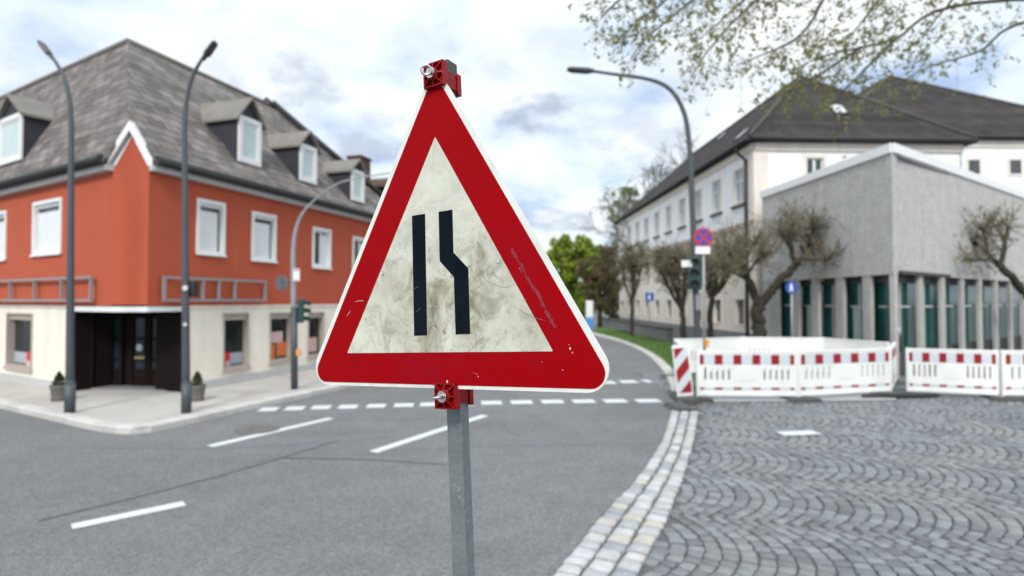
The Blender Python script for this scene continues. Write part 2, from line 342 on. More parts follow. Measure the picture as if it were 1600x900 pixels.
def leaf_mat(name, c1, c2, transl=.45):
    m = bpy.data.materials.new(name); m.use_nodes = True; n, l = m.node_tree.nodes, m.node_tree.links
    b = n['Principled BSDF']; b.inputs['Roughness'].default_value = .55; b.inputs['Specular IOR Level'].default_value = .25
    ge = N(n, 'ShaderNodeNewGeometry'); mx = N(n, 'ShaderNodeMixRGB'); l.new(ge.outputs['Random Per Island'], mx.inputs[0])
    mx.inputs[1].default_value = (*c1, 1); mx.inputs[2].default_value = (*c2, 1); l.new(mx.outputs[0], b.inputs['Base Color'])
    t = N(n, 'ShaderNodeBsdfTranslucent'); l.new(mx.outputs[0], t.inputs[0]); ms = N(n, 'ShaderNodeMixShader'); ms.inputs[0].default_value = transl
    l.new(b.outputs[0], ms.inputs[1]); l.new(t.outputs[0], ms.inputs[2]); l.new(ms.outputs[0], n['Material Output'].inputs[0]); return m
M['leaf_young'] = leaf_mat('young_leaf', (.30, .31, .12), (.16, .165, .07), .45)
M['leaf_bright'] = leaf_mat('bright_leaf', (.40, .48, .06), (.24, .33, .04), .5)
M['leaf_brown'] = leaf_mat('budding_leaf', (.19, .145, .075), (.12, .10, .05), .35)
M['leaf_dark'] = leaf_mat('dark_leaf', (.05, .08, .02), (.03, .05, .012), .3)
M['leaf_pale'] = leaf_mat('pale_leaf', (.30, .36, .17), (.20, .25, .11), .45)
M['leaf_mid'] = leaf_mat('mid_leaf', (.12, .17, .05), (.07, .11, .03), .35)

# ================================================================== SETTING: ground, road, pavements
def V2(p): return Vector((p.x, p.y))
def sheet(name, pts, z, m, kind='structure'):
    bm = bmesh.new(); poly(bm, [(p.x, p.y, z) for p in pts])
    bmesh.ops.triangulate(bm, faces=bm.faces[:]); bmesh.ops.recalc_face_normals(bm, faces=bm.faces[:])
    for f in bm.faces:
        if f.normal.z < 0: f.normal_flip()
    return tag(obj(name, bm, m), kind=kind)
bm = bmesh.new(); poly(bm, [(-900, -60, -.012), (900, -60, -.012), (900, 1500, -.012), (-900, 1500, -.012)])
tag(obj('ground', bm, M['ground']), kind='structure')

KZ = .11
kerb_px = [(-520, 520), (-330, 573), (-150, 606), (-20, 634), (70, 655), (140, 672), (175, 677.5), (200, 679), (225, 677.5), (260, 671), (330, 655), (420, 634), (520, 612), (620, 588), (720, 562), (800, 541), (856, 524)]
kerb_line = smooth_path([G(a, b, 0) for a, b in kerb_px], 4)
# right edge of the road = left edge of the stone strip, then the kerb of the lawn
stripL_px = [(760, 1060), (850, 918), (900, 856), (940, 806), (1000, 741), (1034, 686), (1047, 645)]
stripR_px = [(930, 1060), (990, 918), (1020, 860), (1044, 812), (1072, 738), (1085, 690), (1093, 640)]
far_px = [(1049, 618), (1044, 597), (1030, 575), (1012, 558), (990, 545), (960, 533), (930, 524.5), (915, 520)]
stripL = smooth_path([G(*p) for p in stripL_px], 5); stripR = smooth_path([G(*p) for p in stripR_px], 5)
far_edge = smooth_path([G(*p) for p in far_px], 5)
near_l = Vector((-40, 1.0, 0))
road_pts = [Vector((kerb_line[0].x, -4, 0))] + kerb_line + [Vector((9.5, 90, 0)), Vector((15, 90, 0))] + far_edge[::-1] + stripL[::-1] + [Vector((stripL[0].x - .6, -4, 0))]
sheet('road', road_pts, .004, M['asphalt'])
# cobbled square
plaza = [Vector((stripR[0].x - .6, -4, 0))] + stripR + [far_edge[0] + Vector((.35, 0, 0)), Vector((4.6, 18, 0)), Vector((60, 18, 0)), Vector((60, -4, 0))]
sheet('cobbled_square', plaza, .0, M['joint'])
# pavement beyond the square, in front of the buildings
# raised pavement on the left with kerb stones
inner = [p + Vector((-60, 60, 0)) for p in (kerb_line[0], kerb_line[-1])]
def offset(line, d):
    out = []
    for i, p in enumerate(line):
        t = (line[min(i + 1, len(line) - 1)] - line[max(i - 1, 0)]).normalized(); out.append(p + Vector((-t.y, t.x, 0)) * d)
    return out
k_in = offset(kerb_line, .015)
bm = bmesh.new()
pts = [(p.x, p.y) for p in k_in] + [(k_in[-1].x - 6, 90), (-80, 90), (-80, k_in[0].y)]
f = poly(bm, [(x, y, KZ) for x, y in pts]); bmesh.ops.triangulate(bm, faces=bm.faces[:])
for f in bm.faces:
    if f.normal.z < 0: f.normal_flip()
tag(obj('pavement', bm, M['pavement']), kind='structure')
def kerb_run(line, width, h, name, m, length=1.0, gap=.012, z0=0.0):
    """row of kerb stones along a line, each stone with its own rounded top edge"""
    bm = bmesh.new(); acc = [0]
    for a, b in zip(line, line[1:]): acc.append(acc[-1] + (b - a).length)
    def at(s):
        s = min(max(s, 0), acc[-1])
        for i in range(len(acc) - 1):
            if s <= acc[i + 1]: return line[i].lerp(line[i + 1], (s - acc[i]) / max(acc[i + 1] - acc[i], 1e-6))
        return line[-1]
    s = 0; h_ = h; num = 0
    while s < acc[-1] - .2:
        num += 1; h = h_ + (num % 3) * .0025
        a, b = at(s + gap / 2), at(s + length - gap / 2); t = (b - a).normalized(); nrm = Vector((-t.y, t.x, 0)) * width; e = .025
        up = lambda p, zz: Vector((p.x, p.y, zz))
        n1 = nrm.normalized() * e
        va = [up(a, z0), up(a, h - e), up(a + n1, h), up(a + nrm, h), up(a + nrm, z0)]; vb = [up(b, z0), up(b, h - e), up(b + n1, h), up(b + nrm, h), up(b + nrm, z0)]
        A = [bm.verts.new(v) for v in va]; B = [bm.verts.new(v) for v in vb]
        for i in range(4): bm.faces.new((A[i], A[i + 1], B[i + 1], B[i]))
        bm.faces.new(A); bm.faces.new(B[::-1]); s += length
    bmesh.ops.recalc_face_normals(bm, faces=bm.faces[:])
    return tag(obj(name, bm, m), kind='structure')
kerb_run(kerb_line, .215, KZ + .012, 'kerb', M['kerb'], .3, .006)
kerb_run(offset(far_edge, 0)[::-1], .3, .10, 'lawn_kerb', M['kerb'], 1.0)

# three rows of large granite setts
def stone(bm, c, t, n, lx, ly, h, rng, e=.018, mi=0):
    hx, hy = lx / 2, ly / 2; zt = h + rng.uniform(-.007, .007); jit = lambda: rng.uniform(-.010, .010)
    base = []; top = []
    for sx, sy in ((-1, -1), (1, -1), (1, 1), (-1, 1)):
        jx, jy = jit(), jit()
        p = c + t * (sx * hx + jx) + n * (sy * hy + jy); q = c + t * (sx * (hx - e) + jx) + n * (sy * (hy - e) + jy)
        base.append((bm.verts.new((p.x, p.y, -.01)), bm.verts.new((p.x, p.y, zt - e * .7)))); top.append(bm.verts.new((q.x, q.y, zt + rng.uniform(-.003, .003))))
    f = bm.faces.new(top); f.material_index = mi; f.smooth = True
    for i in range(4):
        j = (i + 1) % 4
        f = bm.faces.new((base[i][1], base[j][1], top[j], top[i])); f.material_index = mi; f.smooth = True
        f = bm.faces.new((base[i][0], base[j][0], base[j][1], base[i][1])); f.material_index = mi
rng = random.Random(5)
bm = bmesh.new()
n_s = len(stripL)
def rail(line, u):
    x = u * (len(line) - 1); i = min(int(x), len(line) - 2); return line[i].lerp(line[i + 1], x - i)
tot = sum((stripL[i + 1] - stripL[i]).length for i in range(n_s - 1))
for row in range(3):
    u = 0.0; off = rng.random()
    s = -off * .18
    # walk with equal length steps
    samples = [rail(stripL, k / 400).lerp(rail(stripR, k / 400), (row + .5) / 3) for k in range(401)]
    ac = [0]
    for a, b in zip(samples, samples[1:]): ac.append(ac[-1] + (b - a).length)
    s = .05
    while s < ac[-1] - .1:
        ln = rng.uniform(.15, .235)
        k = next((i for i, v in enumerate(ac) if v >= s + ln / 2), 400); k = min(k, 399)
        c = samples[k]; t = (samples[min(k + 3, 400)] - samples[max(k - 3, 0)]).normalized(); n = Vector((-t.y, t.x, 0))
        w = (rail(stripR, k / 400) - rail(stripL, k / 400)).dot(-n) / 3
        stone(bm, c, t, n, ln - .026, abs(w) - .028, .036, rng, .030); s += ln
tag(obj('kerb_strip', bm, M['strip']), kind='structure')
sheet('strip_bed', stripL + stripR[::-1], .002, M['joint_light'])

# segmental arcs of small setts
bm = bmesh.new(); rng = random.Random(11)
uu = Vector((.967, -.255, 0)); vv = Vector((.255, .967, 0)); o0 = G(1046, 804)
edge_xy = [(p.x, p.y) for p in stripR]
def right_of_strip(p):
    if p.y > edge_xy[-1][1]: return p.x > edge_xy[-1][0] + .03 + max(0, 0)
    for (x0, y0), (x1, y1) in zip(edge_xy, edge_xy[1:]):
        if y0 <= p.y <= y1: return p.x > x0 + (x1 - x0) * (p.y - y0) / (y1 - y0) + .035
    return False
BAND, PITCH_U, SAG = 1.62, .146, .36
for b in range(-3, 8):
    for i in range(-30, 150):
        ph = rng.uniform(-.05, .05); nst = 13
        for k in range(nst):
            t = ((k + .5 + ph) / nst - .5)
            q = o0 + uu * (i * PITCH_U + SAG * (1 - (2 * t) ** 2)) + vv * ((b + .5 + t) * BAND)
            if q.y < 3.2 or q.y > 17.5 or q.x > q.y * 1.0 + .5 or not right_of_strip(q): continue
            tan = (vv * BAND + uu * (-8 * t * SAG)).normalized(); nn = Vector((-tan.y, tan.x, 0))
            seg = BAND / nst * math.sqrt(1 + (8 * t * SAG / BAND) ** 2)
            wid = PITCH_U * max(.55, 1 / math.sqrt(1 + (8 * t * SAG / BAND) ** 2)) if abs(t) < .46 else PITCH_U * .7
            stone(bm, q, tan, nn, seg - .014, wid - .016, .022, rng, .013)
tag(obj('square_setts', bm, M['sett']), kind='structure')

# road markings
def line_mark(bm, a, b, w, z):
    a, b = Vector((a.x, a.y, 0)), Vector((b.x, b.y, 0)); t = (b - a).normalized(); n = Vector((-t.y, t.x, 0)) * w / 2
    poly(bm, [(p.x, p.y, z) for p in (a - n, b - n, b + n, a + n)])
def marking(name, segs, z=.009, m='paint'):
    bm = bmesh.new()
    for a, b, w in segs: line_mark(bm, a, b, w, z)
    bmesh.ops.recalc_face_normals(bm, faces=bm.faces[:])
    for f in bm.faces:
        if f.normal.z < 0: f.normal_flip()
    return tag(obj(name, bm, M[m]), kind='structure')
for a, b in (((328, 698), (518, 654)), ((583, 707), (758, 649.5)), ((112, 824), (288, 787.5))):
    marking('lane_line', [(G(*a), G(*b), .17)])
for px, py, w in [(420, 640, 28), (461, 638.5, 29), (502, 637, 29), (544, 636, 29), (588, 634.7, 29), (631, 633.5, 30), (672, 632.3, 31), (722, 631, 32), (768, 629.8, 32),
                  (815, 628.8, 33), (863, 628, 34), (912, 627.5, 34), (961, 627, 35), (1012, 626.5, 36), (948, 598, 26), (982, 596.7, 26), (1018, 595.6, 27)]:
    marking('crossing_dash', [(G(px - w / 2, py + .3), G(px + w / 2, py - .3), .42 if py > 610 else .5)])
marking('painted_dash', [(G(1219, 681), G(1276, 679), .27)], .037)
# repair seams and patches
marking('asphalt_seam', [(G(60, 815), G(200, 781), .03), (G(200, 781), G(330, 748), .03), (G(330, 748), G(440, 716), .03), (G(440, 716), G(530, 688), .03), (G(440, 716), G(580, 719), .035), (G(580, 719), G(700, 727), .03)], .0125, 'seam')
bm = bmesh.new(); poly(bm, [(p.x, p.y, .007) for p in (G(736, 698), G(1024, 694), G(1036, 680), G(760, 683))]); poly(bm, [(p.x, p.y, .007) for p in (G(60, 700), G(330, 702), G(560, 690), G(640, 676), G(330, 690), G(90, 690))])
for f in bm.faces:
    f.normal_update()
    if f.normal.z < 0: f.normal_flip()
tag(obj('asphalt_patch', bm, M['asphalt_patch']), kind='structure')
# manhole
m0 = G(403, 672); mh = thing('manhole_cover', 'round cast iron manhole cover in the road beside the white lane line', 'manhole cover', T((m0.x, m0.y, .0)))
bm = bmesh.new(); tube(bm, [(0, 0, -.004), (0, 0, .012)], .36, 32, smooth=False); obj('ring', bm, M['joint_light'], mh)
bm = bmesh.new(); tube(bm, [(0, 0, -.002), (0, 0, .017)], .29, 32, smooth=False)
for k in range(-4, 5): bx(bm, -.22, .22, k * .05 - .01, k * .05 + .01, .0165, .021)
obj('lid', bm, M['iron'], mh)

# lawn wedge
lawn_near = offset(far_edge, -.32)
lawn = lawn_near + [Vector((12.5, 70, 0)), Vector((9.6, 40, 0)), Vector((7.2, 24, 0)), Vector((6.2, 18.2, 0)), Vector((5.0, 18.1, 0))]
sheet('lawn', lawn, .09, M['soil'])
bm = bmesh.new(); rng = random.Random(3)
for i in range(7000):
    k = rng.randrange(len(lawn_near) - 1); p = lawn_near[k].lerp(lawn_near[k + 1], rng.random()); u_ = rng.random()
    q = p + Vector((1.2, .25, 0)) * (u_ * 2.2); a = rng.uniform(0, 6.28); h = rng.uniform(.05, .14); w = .012 + .006 * rng.random()
    if q.y > 60 : continue
    d = Vector((math.cos(a), math.sin(a), 0)) * w
    bm.faces.new([bm.verts.new(v) for v in ((q.x - d.x, q.y - d.y, .09), (q.x + d.x, q.y + d.y, .09), (q.x + rng.uniform(-.05, .05), q.y + rng.uniform(-.05, .05), .09 + h))])
tag(obj('grass_blades', bm, M['grass']), 'short green grass on the lawn wedge beside the road', 'grass', kind='stuff')

# ================================================================== LEFT CORNER BUILDING
def wall_openings(bm, s0, s1, z0, z1, ops, reveal=.14, mi=0, y=0.0):
    """vertical wall face in plane y with rectangular openings and their reveals"""
    xs = sorted({s0, s1, *[v for o in ops for v in o[:2]]}); zs = sorted({z0, z1, *[v for o in ops for v in o[2:]]})
    xs = [x for x in xs if s0 <= x <= s1]; zs = [z for z in zs if z0 <= z <= z1]
    for xa, xb in zip(xs, xs[1:]):
        for za, zb in zip(zs, zs[1:]):
            cx_, cz_ = (xa + xb) / 2, (za + zb) / 2
            if any(o[0] < cx_ < o[1] and o[2] < cz_ < o[3] for o in ops): continue
            poly(bm, [(xa, y, za), (xb, y, za), (xb, y, zb), (xa, y, zb)], mi)
    for a, b, c, d in ops:
        yy = y + reveal
        poly(bm, [(a, y, c), (a, y, d), (a, yy, d), (a, yy, c)], mi); poly(bm, [(b, y, c), (b, yy, c), (b, yy, d), (b, y, d)], mi)
        poly(bm, [(a, y, d), (b, y, d), (b, yy, d), (a, yy, d)], mi); poly(bm, [(a, y, c), (a, yy, c), (b, yy, c), (b, y, c)], mi)
def rect(fr, x0, x1, yt, yb, e=0.0):
    """pixel box -> (s0,s1,z0,z1) on the frame's plane"""
    a, b = fr.S(x0, e), fr.S(x1, e); xm = (x0 + x1) / 2
    return [min(a, b), max(a, b), fr.at(xm, yb, e)[1], fr.at(xm, yt, e)[1]]
def ring(bm, r, w, y0, y1, mi=0):
    a, b, c, d = r
    bx(bm, a, a + w, y0, y1, c, d, mi); bx(bm, b - w, b, y0, y1, c, d, mi); bx(bm, a + w, b - w, y0, y1, d - w, d, mi); bx(bm, a + w, b - w, y0, y1, c, c + w, mi)

CR = G(228, 632); CL = G(172, 632)
FR = Frame(CR, (297 / 900, 1))                       # right wing
FL = Frame(CL, (1497 / 900, -1))                     # left wing, x runs towards the corner
house = thing('corner_house', 'orange rendered corner house with cream shop floor and grey slate roof', 'house', T(G(200, 632)))
zE = FR.at(228, 262)[1]                              # eave height
zB = 0.5 * (FR.at(300, 478)[1] + FR.at(500, 475)[1]) # top of the shop floor
S_END = FR.S(640)
APEX = P(200, 65, 15.5); PEAK = P(200, 203, (CR.y + CL.y) / 2 - .02)
def mirror_px(x): return 400 - x
def wing(fr, mir):
    X = (lambda x: mirror_px(x)) if mir else (lambda x: x)
    rc = lambda x0, x1, yt, yb, e=0.0: rect(fr, X(x0), X(x1), yt, yb, e)
    sgn = -1 if mir else 1
    s_far = sgn * abs(S_END) if not mir else fr.S(-260)
    lo, hi = (min(0, s_far), max(0, s_far))
    ups = [(305, 350, 313, 398), (391.5, 430, 333, 408), (487, 516, 356.5, 419), (550, 575, 371, 428)]
    if mir: ups = [u for u in ups[:3]]
    up_r = [rc(*u) for u in ups]
    bm = bmesh.new(); wall_openings(bm, lo, hi, zB, zE, [(a + .07, b - .07, c + .07, d - .07) for a, b, c, d in up_r])
    obj('upper_wall', bm, M['orange'], house, fr.m)
    for k, r in enumerate(up_r):
        a, b, c, d = r; w = .085
        bm = bmesh.new(); ring(bm, r, w, -.03, .13); bx(bm, a - .02, b + .02, -.06, -.031, c - .03, c + .02)
        win = obj('window', bm, M['white_paint'], house, fr.m)
        bm = bmesh.new(); poly(bm, [(a + w, .1, c + w), (b - w, .1, c + w), (b - w, .1, d - w), (a + w, .1, d - w)]); obj('pane', bm, M['glass'], win, fr.m)
        bm = bmesh.new(); i0, i1, j0, j1 = a + w, b - w, c + w, d - w
        if k < 2:
            h = j1 - .16 * (j1 - j0); n = 12
            for q in range(n): bx(bm, i0 + .01, i1 - .12 * (i1 - i0), .065, .08, j0 + (h - j0) * q / n, j0 + (h - j0) * (q + .97) / n)
            bx(bm, i0, i1, .03, .09, j1 - .07 * (j1 - j0), j1)
            obj('roller_shutter', bm, M['blind'], win, fr.m)
        else:
            ring(bm, (i0, i1, j0, j1), .05, .055, .095); m_ = (i0 + i1) / 2 + (.02 if not mir else -.02); bx(bm, m_ - .03, m_ + .03, .055, .094, j0 + .05, j1 - .05)
            bx(bm, (m_ + .03) if not mir else i0 + .05, (i1 - .05) if not mir else m_ - .03, .07, .085, j0 + .05, j1 - .1 * (j1 - j0))
            obj('sash', bm, M['blind'], win, fr.m)
    # shop floor: recess edge at pixel 293
    s_rec = fr.S(X(292)); shops = [(350, 390, 489, 574), (422.5, 457, 488, 563), (482, 507, 487.5, 555)]
    sh_r = [rc(*u) for u in shops]
    g0, g1 = (s_rec, hi) if not mir else (lo, s_rec)
    bm = bmesh.new(); wall_openings(bm, g0, g1, .30, zB, sh_r, .2, y=.03); bx(bm, g0, g1, .0, .06, zB - .05, zB - .002)
    obj('shop_wall', bm, M['cream'], house, fr.m)
    bm = bmesh.new(); bx(bm, s_rec - .02, s_rec + .02, .031, .9, 0, zB - .04); obj('entrance_jamb', bm, M['dark_wood'], house, fr.m)
    bm = bmesh.new(); bx(bm, g0, g1, .0, .4, 0, .30); obj('plinth', bm, M['grey_trim'], house, fr.m)
    for k, r in enumerate(sh_r):
        a, b, c, d = r; bm = bmesh.new(); w = .038; ring(bm, r, w, .0, .2); bx(bm, a - .03, b + .03, -.03, .1, c - .10, c - .001); bx(bm, a + w, b - w, .06, .19, d - w - .14, d - w - .001)
        win = obj('shop_window', bm, M['string_course'], house, fr.m)
        bm = bmesh.new(); poly(bm, [(a + w, .18, c + w), (b - w, .18, c + w), (b - w, .18, d - w), (a + w, .18, d - w)]); obj('pane', bm, M['shop_glass'], win, fr.m)
        W_, H_ = (b - a), (d - c)
        def card(u0, u1, v0, v1, m_, y=.165):
            if mir: u0, u1 = 1 - u1, 1 - u0
            bm = bmesh.new(); bx(bm, a + w + (W_ - 2 * w) * u0, a + w + (W_ - 2 * w) * u1, y, y + .01, c + w + (H_ - 2 * w) * v0, c + w + (H_ - 2 * w) * v1); obj('window_display', bm, M[m_], win, fr.m)
        if k == 0: card(.06, .40, 0, .27, 'red_card', .13); card(.42, .98, .03, .25, 'grey_card'); card(.2, .38, .0, .1, 'pink_card', .115)
        if k == 1: card(0, .42, 0, .33, 'orange_card'); card(.5, 1, .05, .36, 'orange_card'); card(.05, .8, .36, .6, 'pink_card')
        if k == 2: card(.1, .85, .05, .4, 'pink_card')
    # eaves: white soffit board, fascia and gutter
    bm = bmesh.new(); bx(bm, lo, hi, -.16, .05, zE - .05, zE + .07); obj('eaves_board', bm, M['grey_trim'], house, fr.m)
    bm = bmesh.new()
    for q in range(2): pass
    tube(bm, [(lo, -.23, zE + .16), (hi, -.23, zE + .16)], .105, 10); bx(bm, lo, hi, -.2, -.12, zE + .071, zE + .2); obj('gutter', bm, M['gutter'], house, fr.m)
    # roof slope
    ap = fr.loc(APEX); pk = fr.loc(PEAK); ye, ze = -.22, zE + .2
    far = s_far
    slope = (ap.z - ze) / (ap.y - ye)
    pk_y = ye + (pk.z - ze) / slope
    bm = bmesh.new()
    far_r = far if mir else fr.S(427, ap.y)
    pts = [(0, ye, ze), (far, ye, ze), (far_r, ap.y, ap.z), (ap.x, ap.y, ap.z), (pk.x, pk.y, pk.z + .04)]
    vs = [Vector(p) for p in pts]
    # keep the sheet a sensible thickness
    top = [bm.verts.new(v) for v in vs]; bot = [bm.verts.new(v - Vector((0, 0, .12))) for v in vs]
    for tri in ((0, 1, 2), (0, 2, 3), (0, 3, 4)):
        bm.faces.new([top[i] for i in tri]); bm.faces.new([bot[i] for i in tri[::-1]])
    for i in range(5):
        j = (i + 1) % 5; bm.faces.new((top[i], bot[i], bot[j], top[j]))
    bmesh.ops.recalc_face_normals(bm, faces=bm.faces[:])
    roof = obj('roof', bm, M['slate'], house, fr.m)
    if not mir:
        bm = bmesh.new(); poly(bm, [(far_r, ap.y, ap.z - .06), (far, ye, ze - .06), (far, 2 * ap.y - ye, ze - .06)]); obj('hip_end', bm, M['slate'], roof, fr.m)
        bm = bmesh.new(); tube(bm, [(far_r - .25, ap.y - .1, ap.z + .12), (far, ye, ze + .1)], .1, 6); obj('hip_board', bm, M['gutter'], roof, fr.m)
    # ridge cap
    bm = bmesh.new(); tube(bm, [(ap.x, ap.y, ap.z + .02), (far_r, ap.y, ap.z + .02)], .075, 8); obj('ridge_cap', bm, M['dormer_roof'], roof, fr.m)
    # dormers
    def on_roof(px, py):
        d = ray(px, py); o = fr.loc(CAMP); dl = Vector((d.dot(fr.x), d.dot(fr.y), d.z))
        # z = ze + slope*(y-ye)
        t = (ze + slope * (o.y - ye) - o.z) / (dl.z - slope * dl.y); return o + dl * t
    dorm = [((368.5, 404, 184, 256), 386, 255, (385, 150)), ((465.5, 492, 227, 285), 479, 286, (477, 202)), ((547, 567, 266, 315), 557, 316, (556, 247))]
    if mir: dorm = dorm[:2]
    for (x0, x1, yt, yb), bxp, byp, (kx, ky) in dorm:
        q = on_roof(X(bxp), byp); e = q.y - .03
        a, b, c, d = rect(fr, X(x0), X(x1), yt, yb, e)
        zk = fr.at(X(kx), ky, e)[1]; ov = .10
        depth = lambda z: ye + (z - ze) / slope
        bm = bmesh.new(); yb_ = depth(d) + .15
        zlo = ze + slope * (e - ye) - .15
        prism(bm, [(a - .03, zlo), (b + .03, zlo), (b + .03, d + .02), ((a + b) / 2, zk - .1), (a - .03, d + .02)], e, yb_)
        dm = obj('dormer', bm, M['dormer_clad'], roof, fr.m) if False else obj('dormer', bm, M['dormer_clad'], house, fr.m)
        # little pitched roof
        bm = bmesh.new(); yk = depth(zk) + .1; mid = (a + b) / 2; th = .07; dz = .02
        for sx, xo in ((-1, a - .03 - ov), (1, b + .03 + ov)):
            zo = d + .02 - (zk - d) * ov / ((b - a) / 2) * .9
            y_o = depth(zo) + .15
            tp = [Vector((mid, e - .12, zk)), Vector((xo, e - .12, zo)), Vector((xo, y_o, zo)), Vector((mid, yk, zk))]
            t_ = [bm.verts.new(v) for v in tp]; b_ = [bm.verts.new(v - Vector((0, 0, th))) for v in tp]
            bm.faces.new(t_); bm.faces.new(b_[::-1])
            for i in range(4): bm.faces.new((t_[i], b_[i], b_[(i + 1) % 4], t_[(i + 1) % 4]))
        bmesh.ops.recalc_face_normals(bm, faces=bm.faces[:]); obj('dormer_roof', bm, M['dormer_roof'], dm, fr.m)
        bm = bmesh.new(); ring(bm, (a, b, c, d), .12, e - .05, e - .002); ring(bm, (a + .12, b - .12, c + .12, d - .12), .05, e - .03, e - .003); obj('window_frame', bm, M['white_paint'], dm, fr.m)
        bm = bmesh.new(); i0, i1, j0, j1 = a + .17, b - .17, c + .17, d - .17
        poly(bm, [(i0, e - .012, j0), (i1, e - .012, j0), (i1, e - .012, j1), (i0, e - .012, j1)]); obj('pane', bm, M['curtain'], dm, fr.m)
wing(FR, False); wing(FL, True)
# chamfered corner piece with its small gable and verge boards
cdir = (CR - CL); FC = Frame(CL, (cdir.x, cdir.y)); cw = cdir.length
bm = bmesh.new(); pz = PEAK.z - .02
poly(bm, [(0, 0, zB), (cw, 0, zB), (cw, 0, zE), (cw / 2, 0, pz - .1), (0, 0, zE)]); obj('upper_wall', bm, M['orange'], house, FC.m)
bm = bmesh.new()
for sx in (0, 1):
    xo = cw + .12 if sx else -.12; zo = zE - .02
    a0, a1 = Vector((xo, -.1, zo)), Vector((cw / 2, -.1, pz))
    pr = [a0, a1, a1 + Vector((0, 0, .2)), a0 + Vector((0, 0, .2))]
    f0 = [bm.verts.new(v) for v in pr]; f1 = [bm.verts.new(v + Vector((0, .16, 0))) for v in pr]
    bm.faces.new(f0); bm.faces.new(f1[::-1])
    for i in range(4): bm.faces.new((f0[i], f1[i], f1[(i + 1) % 4], f0[(i + 1) % 4]))
bmesh.ops.recalc_face_normals(bm, faces=bm.faces[:]); obj('verge_board', bm, M['white_paint'], house, FC.m)
# recessed corner entrance
pR = FR.w(FR.S(292), .45, 0); pL = FL.w(FL.S(108), .45, 0)
FD = Frame(pL, (pR - pL).xy); dw = (pR - pL).length; zs = FR.at(250, 487)[1]
bm = bmesh.new()
pts = [(pL.x, pL.y), (CL.x, CL.y), (CR.x, CR.y), (pR.x, pR.y)]
# soffit beam along the edge of the overhang, in the house's own axes
def ctr(p): return (p[0] - 0, p[1] - 0)
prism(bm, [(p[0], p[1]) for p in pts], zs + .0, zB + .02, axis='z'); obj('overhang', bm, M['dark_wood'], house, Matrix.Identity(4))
bm = bmesh.new()
bx(bm, 0, FR.S(292) + .02, -.035, .02, zs, zs + .11); obj('canopy_edge', bm, M['white_paint'], house, FR.m)
bm = bmesh.new(); bx(bm, FL.S(108) - .02, 0, -.035, .02, zs, zs + .11); obj('canopy_edge', bm, M['white_paint'], house, FL.m)
bm = bmesh.new(); bx(bm, -.01, cw + .01, -.036, .02, zs - .001, zs + .111); obj('canopy_edge', bm, M['white_paint'], house, FC.m)
bm = bmesh.new(); bx(bm, 0, dw, .5, .6, 0, zB)
bx(bm, 0, .06, -.0, .5, 0, zB - .03); bx(bm, dw - .06, dw, -.0, .5, 0, zB - .03)
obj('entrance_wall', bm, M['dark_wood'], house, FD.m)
bm = bmesh.new(); bx(bm, 0, dw, .0, .5, 0.0, KZ + .03); obj('doorstep', bm, M['plinth'], house, FD.m)
for (x0, x1) in ((206, 232), (233, 256), (145, 168), (169, 194)):
    a, b = FD.S(x0, .45), FD.S(x1, .45); bm = bmesh.new(); z1 = zs - .12; w = .07
    ring(bm, (a, b, KZ + .05, z1), w, .42, .499)
    for zz in (.75, 1.25): bx(bm, a + w, b - w, .44, .49, zz, zz + .05)
    bx(bm, a + w, b - w, .45, .498, KZ + .05 + w, .55)
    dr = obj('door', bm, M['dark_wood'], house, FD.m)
    bm = bmesh.new(); poly(bm, [(a + w, .47, .55), (b - w, .47, .55), (b - w, .47, z1 - w), (a + w, .47, z1 - w)]); obj('pane', bm, M['door_glass'], dr, FD.m)
    if x0 == 206:
        bm = bmesh.new(); c0 = FD.at(218, 543, .44); tube(bm, [(c0[0], .43, c0[1]), (c0[0], .455, c0[1])], .085, 20); obj('notice', bm, M['curtain'], dr, FD.m)
        bm = bmesh.new(); c0 = FD.at(219, 559, .44); bx(bm, c0[0] - .13, c0[0] + .13, .41, .455, c0[1] - .025, c0[1] + .03); obj('letter_plate', bm, M['brass'], dr, FD.m)
# metal frame of a missing shop sign
bm = bmesh.new(); a, b = FR.S(248.5), FR.S(410); zt = FR.at(330, 435)[1]; zb_ = FR.at(330, 471)[1]
ring(bm, (a, b, zb_, zt), .055, -.14, -.08)
for x in (311, 336, 361): s = FR.S(x); bx(bm, s - .03, s + .03, -.138, -.082, zb_ + .055, zt - .055)
for x in (262, 330, 398):
    s = FR.S(x); bx(bm, s - .02, s + .02, -.08, .0, zb_ + .01, zb_ + .045); bx(bm, s - .02, s + .02, -.08, .0, zt - .045, zt - .01)
obj('sign_frame', bm, M['galv'], house, FR.m)
bm = bmesh.new(); a, b = FL.S(152), FL.S(-10); a, b = min(a, b), max(a, b)
ring(bm, (a, b, zb_, zt), .05, -.14, -.08)
for k in (1, 2, 3): s = a + (b - a) * k / 4; bx(bm, s - .025, s + .025, -.138, -.082, zb_ + .05, zt - .05)
for k in (.08, .5, .92):
    s = a + (b - a) * k; bx(bm, s - .02, s + .02, -.08, .0, zb_ + .01, zb_ + .045); bx(bm, s - .02, s + .02, -.08, .0, zt - .045, zt - .01)
obj('sign_frame', bm, M['galv'], house, FL.m)
